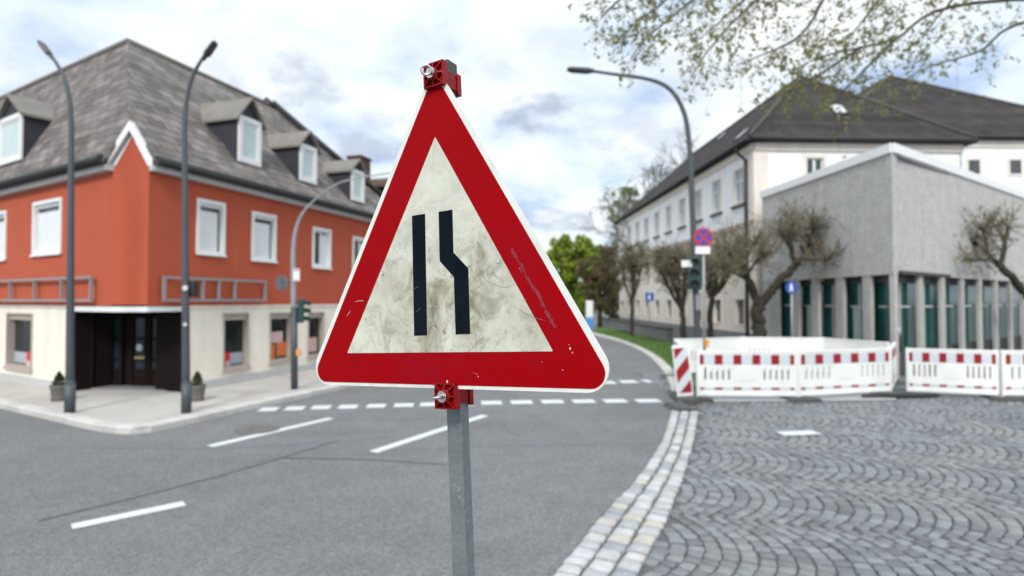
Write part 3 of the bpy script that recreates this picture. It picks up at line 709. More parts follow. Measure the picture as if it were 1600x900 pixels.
# back of the house and chimney so that it is closed from the side
bm = bmesh.new(); apr = FR.loc(APEX)
poly(bm, [(S_END - .02, 0, 0), (S_END - .02, 2 * apr.y, 0), (S_END - .02, 2 * apr.y, zE), (S_END - .02, 0, zE)]); poly(bm, [(S_END - .02, 2 * apr.y, 0), (apr.x, 2 * apr.y, 0), (apr.x, 2 * apr.y, zE), (S_END - .02, 2 * apr.y, zE)])
obj('rear_wall', bm, M['orange'], house, FR.m)
bm = bmesh.new(); s = FR.S(562, 1.8); zc = FR.at(562, 248, 1.8)[1]; bx(bm, s - .3, s + .42, 1.6, 2.2, zE, zc); bx(bm, s - .34, s + .46, 1.56, 2.24, zc, zc + .08); obj('chimney', bm, M['brick'], house, FR.m)

# gabled house behind the ridge
gp = P(421, 155, 24.0); gr = P(570, 286, 24.0)
gh = thing('gabled_house', 'dark gabled roof showing above the slate ridge of the orange house', 'house', T((gp.x, gp.y, 0)))
Fg = Frame((gp.x, gp.y), (1, .02)); bm = bmesh.new(); hw = gr.x - gp.x; zg = gr.z
prism(bm, [(-hw, 0), (hw, 0), (hw, zg), (0, gp.z - .15), (-hw, zg)], 0, 9); obj('wall', bm, M['dormer_roof'], gh, Fg.m)
bm = bmesh.new()
for sx in (-1, 1):
    q = [Vector((0, -.3, gp.z)), Vector((sx * (hw + .25), -.3, zg - .2)), Vector((sx * (hw + .25), 9.3, zg - .2)), Vector((0, 9.3, gp.z))]
    t_ = [bm.verts.new(v) for v in q]; b_ = [bm.verts.new(v - Vector((0, 0, .22))) for v in q]
    bm.faces.new(t_); bm.faces.new(b_[::-1])
    for i in range(4): bm.faces.new((t_[i], b_[i], b_[(i + 1) % 4], t_[(i + 1) % 4]))
bmesh.ops.recalc_face_normals(bm, faces=bm.faces[:]); obj('roof', bm, M['gutter'], gh, Fg.m)
bm = bmesh.new(); wx, wz = P(447, 193, 23.9).x - gp.x, P(447, 193, 23.9).z; bx(bm, wx - .2, wx + .35, -.05, .02, wz - .2, wz + .25); obj('window', bm, M['curtain'], gh, Fg.m)
# neighbour with brown eaves further along the street
DB = FR.w(S_END, 0, 0).y + 5.0
q0, q1 = P(574, 284, DB), P(690, 275, DB)
nb = thing('brown_eaved_house', 'house with brown timber eaves showing past the last dormer of the orange house', 'house', T((q0.x, q0.y, 0)))
Fb = Frame((q0.x, q0.y), (1, 0)); wb = q1.x - q0.x; bm = bmesh.new(); bx(bm, .35, wb, 0, 6, 0, q0.z - .35); obj('wall', bm, M['brown_wood'], nb, Fb.m)
bm = bmesh.new(); prism(bm, [(0, q0.z - .3), (wb + .4, q0.z - .3), (wb + .4, q0.z + .25), (0, q0.z)], -.6, 6.6); obj('roof', bm, M['dormer_roof'], nb, Fb.m)
bm = bmesh.new(); bx(bm, .0, wb + .4, -.64, -.602, q0.z - .34, q0.z - .06); obj('fascia', bm, M['brown_wood'], nb, Fb.m)

# planters by the entrance
def planter(px, py, label):
    p = G(px, py, KZ); t = thing('planter', label, 'planter', T((p.x, p.y, KZ)), 'stone planters by the corner entrance')
    bm = bmesh.new(); prof = [(.125, 0), (.145, .03), (.13, .07), (.15, .24), (.165, .28), (.165, .33), (.145, .33), (.14, .29)]
    for i in range(len(prof) - 1):
        pass
    rings = [[bm.verts.new((r * math.cos(k * math.pi / 8), r * math.sin(k * math.pi / 8), z)) for k in range(16)] for r, z in prof]
    for a, b in zip(rings, rings[1:]):
        for k in range(16): bm.faces.new((a[k], a[(k + 1) % 16], b[(k + 1) % 16], b[k]))
    bm.faces.new(rings[0][::-1]); bm.faces.new(rings[-1]); obj('pot', bm, M['stone_pot'], t, smooth=True)
    bm = bmesh.new(); rg = random.Random(int(px))
    for i in range(500):
        h = rg.random() ** .8; r = .15 * (1 - h) ** .6 * math.sqrt(rg.random()); a = rg.uniform(0, 6.28); c = Vector((r * math.cos(a), r * math.sin(a), .30 + h * .30))
        d = Vector((rg.uniform(-1, 1), rg.uniform(-1, 1), rg.uniform(-.5, 1))).normalized(); e = d.orthogonal().normalized(); s = rg.uniform(.015, .03)
        bm.faces.new([bm.verts.new(c + v) for v in (d * s, e * s * .6, -d * s, -e * s * .6)])
    obj('foliage', bm, M['leaf_dark'], t); return t
planter(308, 626, 'stone pot with a small bush right of the dark corner entrance')
planter(92, 626, 'stone pot with a small bush left of the dark corner entrance')

# ================================================================== street lamps and signals on the left
def lamp_head(t, a, c, w):
    """flat tapering luminaire from a to c with a lens underneath"""
    d = (c - a); L_ = d.length; d.normalize(); s = d.cross(Vector((0, 0, 1))).normalized(); u_ = s.cross(d)
    m = Matrix(((d.x, s.x, u_.x, a.x), (d.y, s.y, u_.y, a.y), (d.z, s.z, u_.z, a.z), (0, 0, 0, 1)))
    bm = bmesh.new(); pr = [(-.1, .45, .45), (.0, .6, .6), (.12 * L_, 1, .75), (.85 * L_, 1, .6), (L_, .75, .3)]; rings = []
    for x, k, h in pr: rings.append([bm.verts.new((x, y * w * k, z * w * h)) for y, z in ((-1, -.5), (-.7, .55), (.7, .55), (1, -.5))])
    for p, q in zip(rings, rings[1:]):
        for i in range(4): bm.faces.new((p[i], p[(i + 1) % 4], q[(i + 1) % 4], q[i]))
    bm.faces.new(rings[0]); bm.faces.new(rings[-1][::-1]); bmesh.ops.recalc_face_normals(bm, faces=bm.faces[:])
    hd = obj('lamp_head', bm, M['black'], t, m)
    bm = bmesh.new(); bx(bm, .25 * L_, .8 * L_, -w * .7, w * .7, -w * .5, -w * .34); obj('lens', bm, M['dark_panel'], hd, m)
def lamp_left(base_px, top_path, head, label, lean=0):
    b = G(*base_px, KZ); dpt = b.y
    t = thing('street_lamp', label, 'street lamp', T((b.x, b.y, KZ)), 'street lamps')
    m0 = Matrix.Identity(4)
    pts = [b] + [P(x, y, dpt) for x, y in top_path[:1]]
    bm = bmesh.new(); path = [b, P(top_path[0][0], top_path[0][1], dpt)] ; pp = smooth_path([P(x, y, dpt + .0) for x, y in top_path], 6)
    tube(bm, [b] + [b.lerp(pp[0], k / 6) for k in range(1, 6)] + pp, [.075, .07, .066, .06, .055, .05] + [.047 - .022 * i / len(pp) for i in range(len(pp))], 12)
    obj('pole', bm, M['lamp_grey'], t, m0)
    bm = bmesh.new(); tube(bm, [b, b + Vector((0, 0, .55))], .09, 12); tube(bm, [b + Vector((0, 0, .55)), b + Vector((0, 0, .6))], [.09, .07], 12); obj('base_sleeve', bm, M['lamp_grey'], t, m0)
    a, c = P(*head[0], dpt), P(*head[1], dpt); d = (c - a).normalized()
    lamp_head(t, a, c, .085)
    return t, b, dpt
lt, lb, ld = lamp_left((291, 645), [(288.5, 200), (291, 160), (299, 124), (311, 100), (322, 84)], [(321, 87), (337, 65)], 'tall dark grey street lamp in front of the orange house wall')
m0 = Matrix.Identity(4)
bm = bmesh.new(); q = P(296, 450, ld + .05); bx(bm, q.x - .06, q.x + .10, q.y - .02, q.y + .16, q.z - .17, q.z + .14, bev=.03); obj('signal_box', bm, M['black'], lt, m0)
for py in (450, 507):
    bm = bmesh.new(); q = P(289.5, py, ld - .095); tube(bm, [q, q - Vector((0, .012, 0))], .05 if py == 450 else .035, 14)
    obj('sticker', bm, M['lens'], lt, m0)
lamp_left((109, 645), [(111.5, 200), (109, 160), (101, 124), (89, 100), (78, 84)], [(79, 87), (63, 65)], 'tall dark grey street lamp standing left of the dark entrance')

# signal mast
b = G(460, 608, KZ); d0 = b.y; sm = thing('traffic_signal_mast', 'light grey curved signal mast on the pavement before the shop windows', 'traffic light', T((b.x, b.y, KZ)))
bm = bmesh.new(); pp = smooth_path([P(458, 395, d0), P(461, 365, d0), P(470, 338, d0), P(487, 317, d0), P(515, 294, d0), P(547, 281, d0), P(620, 268, d0)], 6)
tube(bm, [b] + [b.lerp(pp[0], k / 5) for k in range(1, 5)] + pp, [.068] * 5 + [max(.018, .058 - .07 * i / len(pp)) for i in range(len(pp))], 12); obj('mast', bm, M['galv'], sm, m0)
bm = bmesh.new(); tube(bm, [b, P(459.5, 480, d0)], [.082, .08], 12); obj('sleeve', bm, M['lamp_grey'], sm, m0)
def signal_head(cen, face, parent, h=.62, w=.2, mi='signal_green'):
    """housing with three hooded lenses; face = unit vector the lenses point to"""
    fr = Frame((cen.x, cen.y), (face.y, -face.x)); z0 = cen.z - h / 2; bm = bmesh.new()
    bx(bm, -w / 2, w / 2, -.07, .07, z0, z0 + h, bev=.02); hd = obj('signal_head', bm, M[mi], parent, fr.m)
    for k in range(3):
        zc = z0 + h * (k + .5) / 3; r = h / 7.5; bm = bmesh.new()
        for a in range(12):
            t0, t1 = math.pi * (a / 11 * 1.3 - .15), math.pi * ((a + 1) / 11 * 1.3 - .15)
            if a == 11: break
            p = [(r * math.cos(t0), .07, zc + r * math.sin(t0)), (r * math.cos(t1), .07, zc + r * math.sin(t1)), (r * math.cos(t1), .24 - .02, zc + r * math.sin(t1) - .02), (r * math.cos(t0), .24 - .02, zc + r * math.sin(t0) - .02)]
            bm.faces.new([bm.verts.new(v) for v in p])
        bmesh.ops.solidify(bm, geom=bm.faces[:], thickness=.006); obj('visor', bm, M[mi], hd, fr.m)
        bm = bmesh.new(); tube(bm, [(0, .06, zc), (0, .078, zc)], r * .92, 16); obj('lens', bm, M['black'], hd, fr.m)
    return hd
q = P(470, 486, d0); signal_head(q, Vector((.9, .45, 0)).normalized(), sm, .56, .16)
bm = bmesh.new(); bx(bm, b.x, q.x - .05, d0 - .02, d0 + .02, q.z + .15, q.z + .18); bx(bm, b.x, q.x - .05, d0 - .02, d0 + .02, q.z - .18, q.z - .15)
tube(bm, [P(441, 441, d0) + Vector((0, .0, 0)), P(459, 441, d0)], .018, 8); obj('bracket', bm, M['lamp_grey'], sm, m0)
bm = bmesh.new(); c = P(440, 442, d0 + .02); tube(bm, [c - Vector((.0, .01, 0)), c + Vector((.006, .012, 0))], .185, 24, smooth=False); bx(bm, c.x - .012, c.x + .012, c.y - .035, c.y - .011, c.z - .17, c.z + .17); obj('round_sign', bm, M['sign_grey'], sm, m0)
bm = bmesh.new(); c = P(463, 430, d0 - .1); bx(bm, c.x - .07, c.x + .08, c.y - .01, c.y + .0, c.z - .15, c.z + .15, bev=.003); obj('white_sign', bm, M['white_paint'], sm, m0)
bm = bmesh.new(); bx(bm, c.x - .055, c.x + .065, c.y - .014, c.y - .0105, c.z - .14, c.z - .115); obj('sign_stripe', bm, M['sign_red'], sm, m0)
bm = bmesh.new(); bx(bm, c.x - .055, c.x + .065, c.y - .014, c.y - .0105, c.z + .10, c.z + .13); obj('sign_stripe', bm, M['sign_red'], sm, m0)
bm = bmesh.new(); c = P(465.5, 551, d0 - .02); bx(bm, c.x - .04, c.x + .045, c.y - .03, c.y + .06, c.z - .075, c.z + .075, bev=.015); obj('push_button_box', bm, M['yellow'], sm, m0)

# ================================================================== RIGHT: white hip-roofed house
cz = P(1178, 218, 24.3); FW = Frame((cz.x, cz.y), (.039, -1))   # x towards the camera, y inward (to the right)
if FW.y.x < 0: FW = Frame((cz.x, cz.y), (-.039, 1))
# local: x runs towards the camera, so the far end is negative
zEW = cz.z - .15; LEN = 25.5; WID = 9.1
wh = thing('white_house', 'long white and cream house with a dark hipped roof behind the pollarded trees', 'house', T((cz.x, cz.y, 0)))
sW = lambda px: FW.S(px)
def wrect(x0, x1, yt, yb): return rect(FW, x0, x1, yt, yb)
r0 = wrect(1148.5, 1164, 263, 317); r1 = wrect(1114.5, 1128, 283, 329); step = (r0[0] + r0[1]) / 2 - (r1[0] + r1[1]) / 2
wins = []
for k in range(14):
    c = (r0[0] + r0[1]) / 2 - step * k
    if c < -LEN + 1: break
    wins.append((c - .48, c + .48, (r0[2] + r1[2]) / 2, (r0[3] + r1[3]) / 2))
z_sc = FW.at(1172, 349)[1]
bm = bmesh.new(); wall_openings(bm, -LEN, 0, z_sc + .12, zEW, wins, .16); obj('upper_wall', bm, M['white_wall'], wh, FW.m)
low = []
for k in range(14):
    c = (r0[0] + r0[1]) / 2 - step * k
    if c < -LEN + 1: break
    low.append((c - .45, c + .45, 1.15, 2.25)); low.append((c - .5, c + .5, 3.5, 5.0))
bm = bmesh.new(); wall_openings(bm, -LEN, 0, .8, z_sc - .1, low, .2); obj('lower_wall', bm, M['cream_wall'], wh, FW.m)
bm = bmesh.new(); bx(bm, -LEN, 0, -.07, .1, z_sc - .1, z_sc + .12); obj('string_course', bm, M['string_course'], wh, FW.m)
bm = bmesh.new(); bx(bm, -LEN, .04, -.05, .1, 0, .8); obj('plinth', bm, M['plinth'], wh, FW.m)
bm = bmesh.new(); bx(bm, -LEN, 0, -.1, .05, zEW - .28, zEW); bx(bm, .02, .1, 0, WID, zEW - .32, zEW); bx(bm, -.55, 0.02, -.035, .03, .8, zEW - .3); bx(bm, .0, .032, -.034, .6, .8, zEW - .33); obj('cream_trim', bm, M['cream_wall'], wh, FW.m)
for a, b, c, d in wins:
    bm = bmesh.new(); ring(bm, (a - .12, b + .12, c - .1, d + .12), .12, -.025, .02); fr_ = obj('window', bm, M['cream_wall'], wh, FW.m)
    bm = bmesh.new(); poly(bm, [(a, .13, c), (b, .13, c), (b, .13, d), (a, .13, d)]); obj('pane', bm, M['grey_card'], fr_, FW.m)
    bm = bmesh.new(); ring(bm, (a, b, c, d), .06, .07, .12); bx(bm, (a + b) / 2 - .04, (a + b) / 2 + .04, .07, .119, c + .06, d - .06); bx(bm, a + .06, b - .06, .07, .118, d - .55, d - .49); obj('sash', bm, M['white_paint'], fr_, FW.m)
    bm = bmesh.new(); bx(bm, a - .2, b + .2, -.12, .1, c - .2, c - .1); obj('sill', bm, M['ridge'], fr_, FW.m)
for a, b, c, d in low:
    bm = bmesh.new(); ring(bm, (a - .08, b + .08, c - .08, d + .08), .08, -.02, .02); fr_ = obj('window', bm, M['string_course'] if c > 3 else M['cream_wall'], wh, FW.m)
    bm = bmesh.new(); poly(bm, [(a, .16, c), (b, .16, c), (b, .16, d), (a, .16, d)]); obj('pane', bm, M['glass'], fr_, FW.m)
# end wall towards the camera (plane x = 0), window
FE = Frame((cz.x, cz.y), (FW.y.x, FW.y.y))
er = rect(FE, 1263, 1289, 247, 269); er = [er[0], er[1], er[2] - .5, er[3]]
bm = bmesh.new(); wall_openings(bm, 0, WID, .8, zEW - .02, [er], .16); obj('end_wall', bm, M['white_wall'], wh, FE.m)
bm = bmesh.new(); ring(bm, (er[0] - .14, er[1] + .14, er[2] - .14, er[3] + .14), .14, -.03, .02); fr_ = obj('window', bm, M['cream_wall'], wh, FE.m)
bm = bmesh.new(); poly(bm, [(er[0], .13, er[2]), (er[1], .13, er[2]), (er[1], .13, er[3]), (er[0], .13, er[3])]); obj('pane', bm, M['glass'], fr_, FE.m)
bm = bmesh.new(); ring(bm, er, .05, .07, .12); c = (er[0] + er[1]) / 2; bx(bm, c - .05, c + .05, .07, .119, er[2] + .05, er[3] - .05); obj('sash', bm, M['white_paint'], fr_, FE.m)
def hip_roof(parent, m, x0, x1, y0, y1, ze, zr, hip, ov=.35, matl='roof_dark', hip2=None, rx=None):
    """x1 = end towards the camera with the hip"""
    hip2 = hip if hip2 is None else hip2; ym = (y0 + y1) / 2; rx = rx if rx is not None else x1 - hip; ry = x0 + hip2
    e = [(x0 - ov, y0 - ov), (x1 + ov, y0 - ov), (x1 + ov, y1 + ov), (x0 - ov, y1 + ov)]
    bm = bmesh.new(); E = [bm.verts.new((a, b, ze)) for a, b in e]; A = bm.verts.new((rx, ym, zr)); B = bm.verts.new((ry, ym, zr))
    L_ = [bm.verts.new((a, b, ze - .2)) for a, b in e]
    bm.faces.new((E[0], E[1], A, B)); bm.faces.new((E[1], E[2], A)); bm.faces.new((E[2], E[3], B, A)); bm.faces.new((E[3], E[0], B)); bm.faces.new(L_[::-1])
    for i in range(4): bm.faces.new((E[i], L_[i], L_[(i + 1) % 4], E[(i + 1) % 4]))
    bmesh.ops.recalc_face_normals(bm, faces=bm.faces[:]); rf = obj('roof', bm, M[matl], parent, m)
    bm = bmesh.new(); up = Vector((0, 0, .03))
    for s in ((E, 1), (E, 2)): pass
    c1, c2 = Vector((x1 + ov, y0 - ov, ze)), Vector((x1 + ov, y1 + ov, ze)); a_ = Vector((rx, ym, zr)); b_ = Vector((ry, ym, zr))
    for p, q in ((c1, a_), (c2, a_), (a_, b_)): tube(bm, [p + up, q + up], .09, 6)
    obj('ridge_tiles', bm, M['ridge'], rf, m)
    bm = bmesh.new(); z = ze - .1
    for p, q in (((x0 - ov, y0 - ov - .07), (x1 + ov, y0 - ov - .07)), ((x1 + ov + .07, y0 - ov), (x1 + ov + .07, y1 + ov))): tube(bm, [(*p, z), (*q, z)], .085, 8)
    obj('gutter', bm, M['gutter'], rf, m); return rf
FWm = FW.m
apx = FW.loc(P(1260, 118, 28.8))
rf = hip_roof(wh, FW.m if FW.x.y < 0 else FW.m, -LEN, 0, 0, WID, zEW + .2, apx.z, 4.5) if FW.x.y < 0 else None
def skylight(px, py, fr, tilt_x, parent):
    pass
# skylights on the hip end and the street slope
def roof_hit(px, py, pt, nrm):
    d = ray(px, py); t = (pt - CAMP).dot(nrm) / d.dot(nrm); return CAMP + d * t
A_ = FW.w(-4.5, WID / 2, apx.z); C1 = FW.w(.35, -.35, zEW + .2); C2 = FW.w(.35, WID + .35, zEW + .2); C0 = FW.w(-LEN, -.35, zEW + .2)
def sky_light(px, py, a, b, c, w, h):
    n = (b - a).cross(c - a).normalized(); n = n if n.z > 0 else -n; p = roof_hit(px, py, a, n); e = Vector((0, 0, 1)).cross(n).normalized(); u_ = n.cross(e)
    m = Matrix(((e.x, u_.x, n.x, p.x), (e.y, u_.y, n.y, p.y), (e.z, u_.z, n.z, p.z), (0, 0, 0, 1)))
    bm = bmesh.new(); ring(bm, (-w / 2, w / 2, -h / 2, h / 2), .07, 0, 0)
    bm.free(); bm = bmesh.new(); bx(bm, -w / 2, w / 2, -h / 2, h / 2, -.02, .07, bev=.01); k = obj('skylight', bm, M['gutter'], rf, m)
    bm = bmesh.new(); bx(bm, -w / 2 + .08, w / 2 - .08, -h / 2 + .08, h / 2 - .08, .065, .08); obj('pane', bm, M['lens'], k, m)
sky_light(1309, 172, C1, C2, A_, .75, .95); sky_light(1160, 211, C0, C1, A_, .6, .8); sky_light(1128, 214, C0, C1, A_, .6, .8)
bm = bmesh.new(); s = FW.S(1171); q = [(s - .25, -.42, zEW + .05), (s - .2, -.38, zEW - .25), (s, -.12, zEW - .6), (s, -.11, .3)]; tube(bm, q, .07, 10); obj('downpipe', bm, M['gutter'], wh, FW.m)
bm = bmesh.new(); bx(bm, -LEN, -LEN + .1, 0, WID, 0, zEW); bx(bm, -LEN, 0, WID - .1, WID, 0, zEW); obj('rear_wall', bm, M['white_wall'], wh, FW.m)

# second hip-roofed house further right
c2 = P(1286, 214, 33.0); F2 = Frame((c2.x, c2.y), (.02, -1)); wid2 = P(1795, 214, 33).x - c2.x; a2 = F2.loc(P(1540, 118, 33 + wid2 * .42)); z2 = c2.z - .15
wh2 = thing('rear_house', 'white house with a dark hipped roof rising behind the grey concrete building', 'house', T((c2.x, c2.y, 0)))
bm = bmesh.new(); bx(bm, -22, 0, 0, wid2, 0, z2); obj('wall', bm, M['white_wall'], wh2, F2.m)
bm = bmesh.new(); bx(bm, .0, .09, -.05, wid2, z2 - .4, z2 - .02); obj('cornice', bm, M['cream_wall'], wh2, F2.m)
hip_roof(wh2, F2.m, -22, 0, 0, wid2, z2 + .2, a2.z, wid2 * .42)
F2e = Frame((c2.x, c2.y), (F2.y.x, F2.y.y))
for px in (1525, 1590):
    r = rect(F2e, px - 12, px + 12, 247, 275); bm = bmesh.new(); ring(bm, r, .12, -.05, -.002); w_ = obj('window', bm, M['cream_wall'], wh2, F2e.m)
    bm = bmesh.new(); bx(bm, r[0] + .12, r[1] - .12, -.02, -.003, r[2] + .12, r[3] - .12); obj('pane', bm, M['glass'], w_, F2e.m)

# ================================================================== RIGHT: grey concrete building on columns
nc = P(1397, 470, 16.0); FM = Frame((nc.x, nc.y), (.072, -1))     # x towards the camera; far part negative
FM2 = Frame((nc.x, nc.y), (1.394, 1))                             # front running off to the right
zT = FM.at(1397, 222)[1]; zP = FM.at(1397, 237)[1]; zS = FM.at(1397, 428)[1]
sF = FM.S(1192); sR = 15.0
cb = thing('concrete_building', 'grey washed concrete building with green glass ground floor between columns', 'building', T((nc.x, nc.y, 0)))
bm = bmesh.new()
def fr_box(bm, f, a, b, y0, y1, z0, z1, mi=0): bx(bm, a, b, y0, y1, z0, z1, mi)
pan = [sF + (0 - sF) * k / 4 for k in range(5)]
for a, b in zip(pan, pan[1:]): bx(bm, a + .008, b - .008, 0, .03, zS, zP)
obj('upper_wall', bm, M['concrete'], cb, FM.m)
bm = bmesh.new(); pn = [sR * k / 7 for k in range(8)]
for a, b in zip(pn, pn[1:]): bx(bm, a + (.022 if a == 0 else .008), b - .008, 0.002, .03, zS + .003, zP - .003)
obj('upper_wall', bm, M['concrete'], cb, FM2.m)
bm = bmesh.new(); bx(bm, sF - .05, .0, -.06, .0, zP, zT); obj('parapet', bm, M['white_paint'], cb, FM.m)
bm = bmesh.new(); bx(bm, .03, sR, -.06, .0, zP + .002, zT - .002); obj('parapet', bm, M['white_paint'], cb, FM2.m)
# roof slab and soffit as one closed wedge
pA = FM.w(sF, .28, 0); pB = FM.w(-.05, .28, 0); pC = FM2.w(sR, .28, 0)
for z0, z1, nm, mt in ((zP - .1, zP - .02, 'roof', 'plinth'), (zS + .01, zS + .1, 'soffit', 'dark_panel')):
    bm = bmesh.new(); prism(bm, [(pA.x, pA.y), (pB.x, pB.y), (pC.x, pC.y), (pC.x - 3, pC.y + 6), (pA.x + 2, pA.y + 6)], z0, z1, axis='z'); obj(nm, bm, M[mt], cb, Matrix.Identity(4))
bm = bmesh.new(); bx(bm, -.3, .0, .3, 6, 0, zP - .12); 
for v in bm.verts: v.co.x += sF + .35
obj('side_wall', bm, M['concrete'], cb, FM.m)
REC = .26
def bays(f, cols, s0, s1, xs_sign):
    for (a, b) in cols:
        bm = bmesh.new(); bx(bm, a, b, .02, .12, 0, zS + .005, bev=.012); obj('column', bm, M['concrete_col'], cb, f.m)
    bm = bmesh.new(); bx(bm, s0, s1, REC - .02, REC + .1, 0, .75); bx(bm, s0, s1, REC - .02, REC + .1, zS - .22, zS); obj('dark_band', bm, M['dark_panel'], cb, f.m)
    bm = bmesh.new(); bx(bm, s0, s1, REC + .02, REC + .06, .75, zS - .22); gl = obj('glazing', bm, M['green_glass'], cb, f.m)
    edges = [s0] + [v for c in cols for v in c] + [s1]
    bm = bmesh.new(); rg = random.Random(7)
    for c0, c1 in zip([s0] + [c[1] for c in cols], [c[0] for c in cols] + [s1]):
        if c1 - c0 < .3: continue
        k = c0 + (c1 - c0) * .5
        bx(bm, k - .03, k + .03, REC - .01, REC + .019, .75, zS - .22)
        bx(bm, c0, c1, REC - .011, REC + .018, 2.0, 2.05)
    obj('mullions', bm, M['grey_trim'], cb, f.m)
    for j, (c0, c1) in enumerate(zip([s0] + [c[1] for c in cols], [c[0] for c in cols] + [s1])):
        if c1 - c0 < .3 or j % 2: continue
        bm = bmesh.new(); bx(bm, c0 + .1, c0 + (c1 - c0) * .42, REC + .005, REC + .017, .8, 2.0)
        obj('blind', bm, M['pale_panel'], cb, f.m)
cl = []
for a, b in ((1192, 1216), (1236, 1247), (1267, 1278), (1304, 1317), (1346, 1360), (1388, 1400)):
    s0_, s1_ = sorted((FM.S(a), FM.S(b))); cl.append((s0_, min(s1_, -.02)))
bays(FM, cl, sF, -.35, 1)
c2l = [(.06, .34)] + [(.06 + 1.75 * k, .06 + 1.75 * k + .32) for k in range(1, 9)]
bays(FM2, c2l, .35, sR, 1)

# ================================================================== BARRIERS round the excavation
def make_barrier(L=2.5):
    t = thing('barrier', 'x', 'barrier', Matrix.Identity(4)); h0, h1 = .13, 1.10
    # front face looks to -y; slots are real openings
    slots = []
    n = 15
    for k in range(n):
        x = -L / 2 + .13 + (L - .26) * (k + .5) / n
        if abs(x) < .3: continue
        slots.append((x - .028, x + .028, .46, .74))
    bm = bmesh.new()
    for y in (-.022, .022): wall_openings(bm, -L / 2, L / 2, h0, h1 - .012, slots, .044 if y < 0 else 0.0, y=y)
    bx(bm, -L / 2, L / 2, -.035, .035, h1 - .05, h1, bev=.012); bx(bm, -L / 2, L / 2, -.034, .034, h0 - .02, h0 + .05, bev=.01)
    bx(bm, -L / 2 - .02, -L / 2 + .05, -.036, .036, h0 - .06, h1 + .012, bev=.012); bx(bm, L / 2 - .05, L / 2 + .02, -.036, .036, h0 - .06, h1 + .012, bev=.012)
    bx(bm, -.26, .26, -.03, .0, .44, .76, bev=.008)
    obj('panel', bm, M['white_plastic'], t)
    bm = bmesh.new(); bx(bm, -L / 2 + .06, L / 2 - .06, -.029, -.0235, .80, 1.015); bx(bm, -L / 2 + .06, L / 2 - .06, -.029, -.0235, .245, .30)
    st = obj('reflective_strip', bm, M['foil_white'], t)
    bm = bmesh.new(); q = 5; p = (L - .12) / q
    for k in range(q + 1):
        xc = -L / 2 + .06 + p * k; a, b = max(xc - p * .21, -L / 2 + .061), min(xc + p * .21, L / 2 - .061)
        bx(bm, a, b, -.034, -.0295, .802, 1.013); bx(bm, a, b, -.034, -.0295, .247, .298)
    obj('red_block', bm, M['foil_red'], st)
    for x in (-L / 2 + .12, L / 2 - .12):
        bm = bmesh.new(); pr = [(x - .17, .0), (x + .17, .0), (x + .17, .05), (x + .11, .11), (x - .11, .11), (x - .17, .05)]; prism(bm, pr, -.38, .38)
        obj('foot', bm, M['rubber'], t)
    return t
def between(a, b):
    d = b - a; return T(((a.x + b.x) / 2, (a.y + b.y) / 2, 0), math.atan2(d.y, d.x)), d.length
GRP = 'red and white plastic barriers round the excavation'
def gp_(px, depth): q = P(px, 470, depth); return Vector((q.x, q.y, 0))
corner = [gp_(1087, 12.75), gp_(1244, 12.7), gp_(1390, 13.4)]
back = [gp_(1388, 15.3), gp_(1285, 17.2), gp_(1160, 17.5), gp_(1058, 16.6)]
proto = make_barrier(2.5)
def place(a, b, label, first=False):
    m, L = between(a, b); m = m @ Matrix.Diagonal((L / 2.545, 1, 1, 1))
    if first:
        proto.matrix_local = m; o = proto; WM[proto] = m
    else: o = copy_tree(proto, m)
    o['label'] = label; o['group'] = GRP; return o
place(corner[0], corner[1], 'red and white barrier panel in front, next to the striped beacon board', True)
place(corner[1], corner[2], 'red and white barrier panel in front, angled back at its outer end')
place(back[0], back[1], 'white back of a barrier at the rear, nearest the concrete building')
place(back[1], back[2], 'white back of a barrier in the middle of the rear row')
place(back[2], back[3], 'white back of a barrier at the rear, next to the street lamp')
place(back[3] + Vector((-.1, -.1, 0)), corner[0] + Vector((-.1, .25, 0)), 'barrier seen edge-on along the lawn kerb behind the striped beacon')
place(corner[2] + Vector((.05, .1, 0)), back[0] + Vector((.08, -.1, 0)), 'barrier seen edge-on closing the enclosure towards the concrete building')
place(gp_(1414, 13.4), gp_(1558, 12.8), 'red and white barrier panel right of the gap, turned towards the square')
place(gp_(1562, 12.8), gp_(1745, 12.9), 'red and white barrier panel cut off by the right edge of the picture')
# pale stone edging under the front barriers
sheet('edging_stones', [G(1090, 631), G(1400, 628), G(1400, 615), G(1090, 617)], .036, M['edging'])
# striped beacon board
p0 = gp_(1071, 12.62); bt = thing('beacon_board', 'white beacon board with red diagonal stripes at the kerb end of the barriers', 'beacon', T(p0, R(4)) @ Matrix.Rotation(R(3), 4, 'Y') @ Matrix.Rotation(R(0), 4, 'X'))
mb = T(p0, R(-4)) @ Matrix.Rotation(R(-6), 4, 'Y'); bt.matrix_local = mb; WM[bt] = mb
bm = bmesh.new(); bx(bm, -.175, .175, -.025, .025, .12, 1.24, bev=.015); obj('board', bm, M['white_plastic'], bt)
bm = bmesh.new(); bx(bm, -.145, .145, -.031, -.0255, .2, 1.18); fo = obj('reflective_sheet', bm, M['foil_white'], bt)
bm = bmesh.new()
def clip_stripe(z):   # stripe rising to the right
    pts = []; w, h = .145, .27; lo_, hi_ = .201, 1.179
    quad = [(-w, z), (w, z + .31), (w, z + .31 + h), (-w, z + h)]
    out = quad
    for sgn, lim in ((1, lo_), (-1, hi_)):
        res = []
        for i in range(len(out)):
            a, b = out[i], out[(i + 1) % len(out)]; ia, ib = sgn * (a[1] - lim) >= 0, sgn * (b[1] - lim) >= 0
            if ia: res.append(a)
            if ia != ib: t = (lim - a[1]) / (b[1] - a[1]); res.append((a[0] + (b[0] - a[0]) * t, lim))
        out = res
        if not out: break
    return out
for z in (-.10, .42, .94):
    q = clip_stripe(z)
    if len(q) > 2: prism(bm, q, -.036, -.0315)
obj('red_stripe', bm, M['foil_red'], fo)
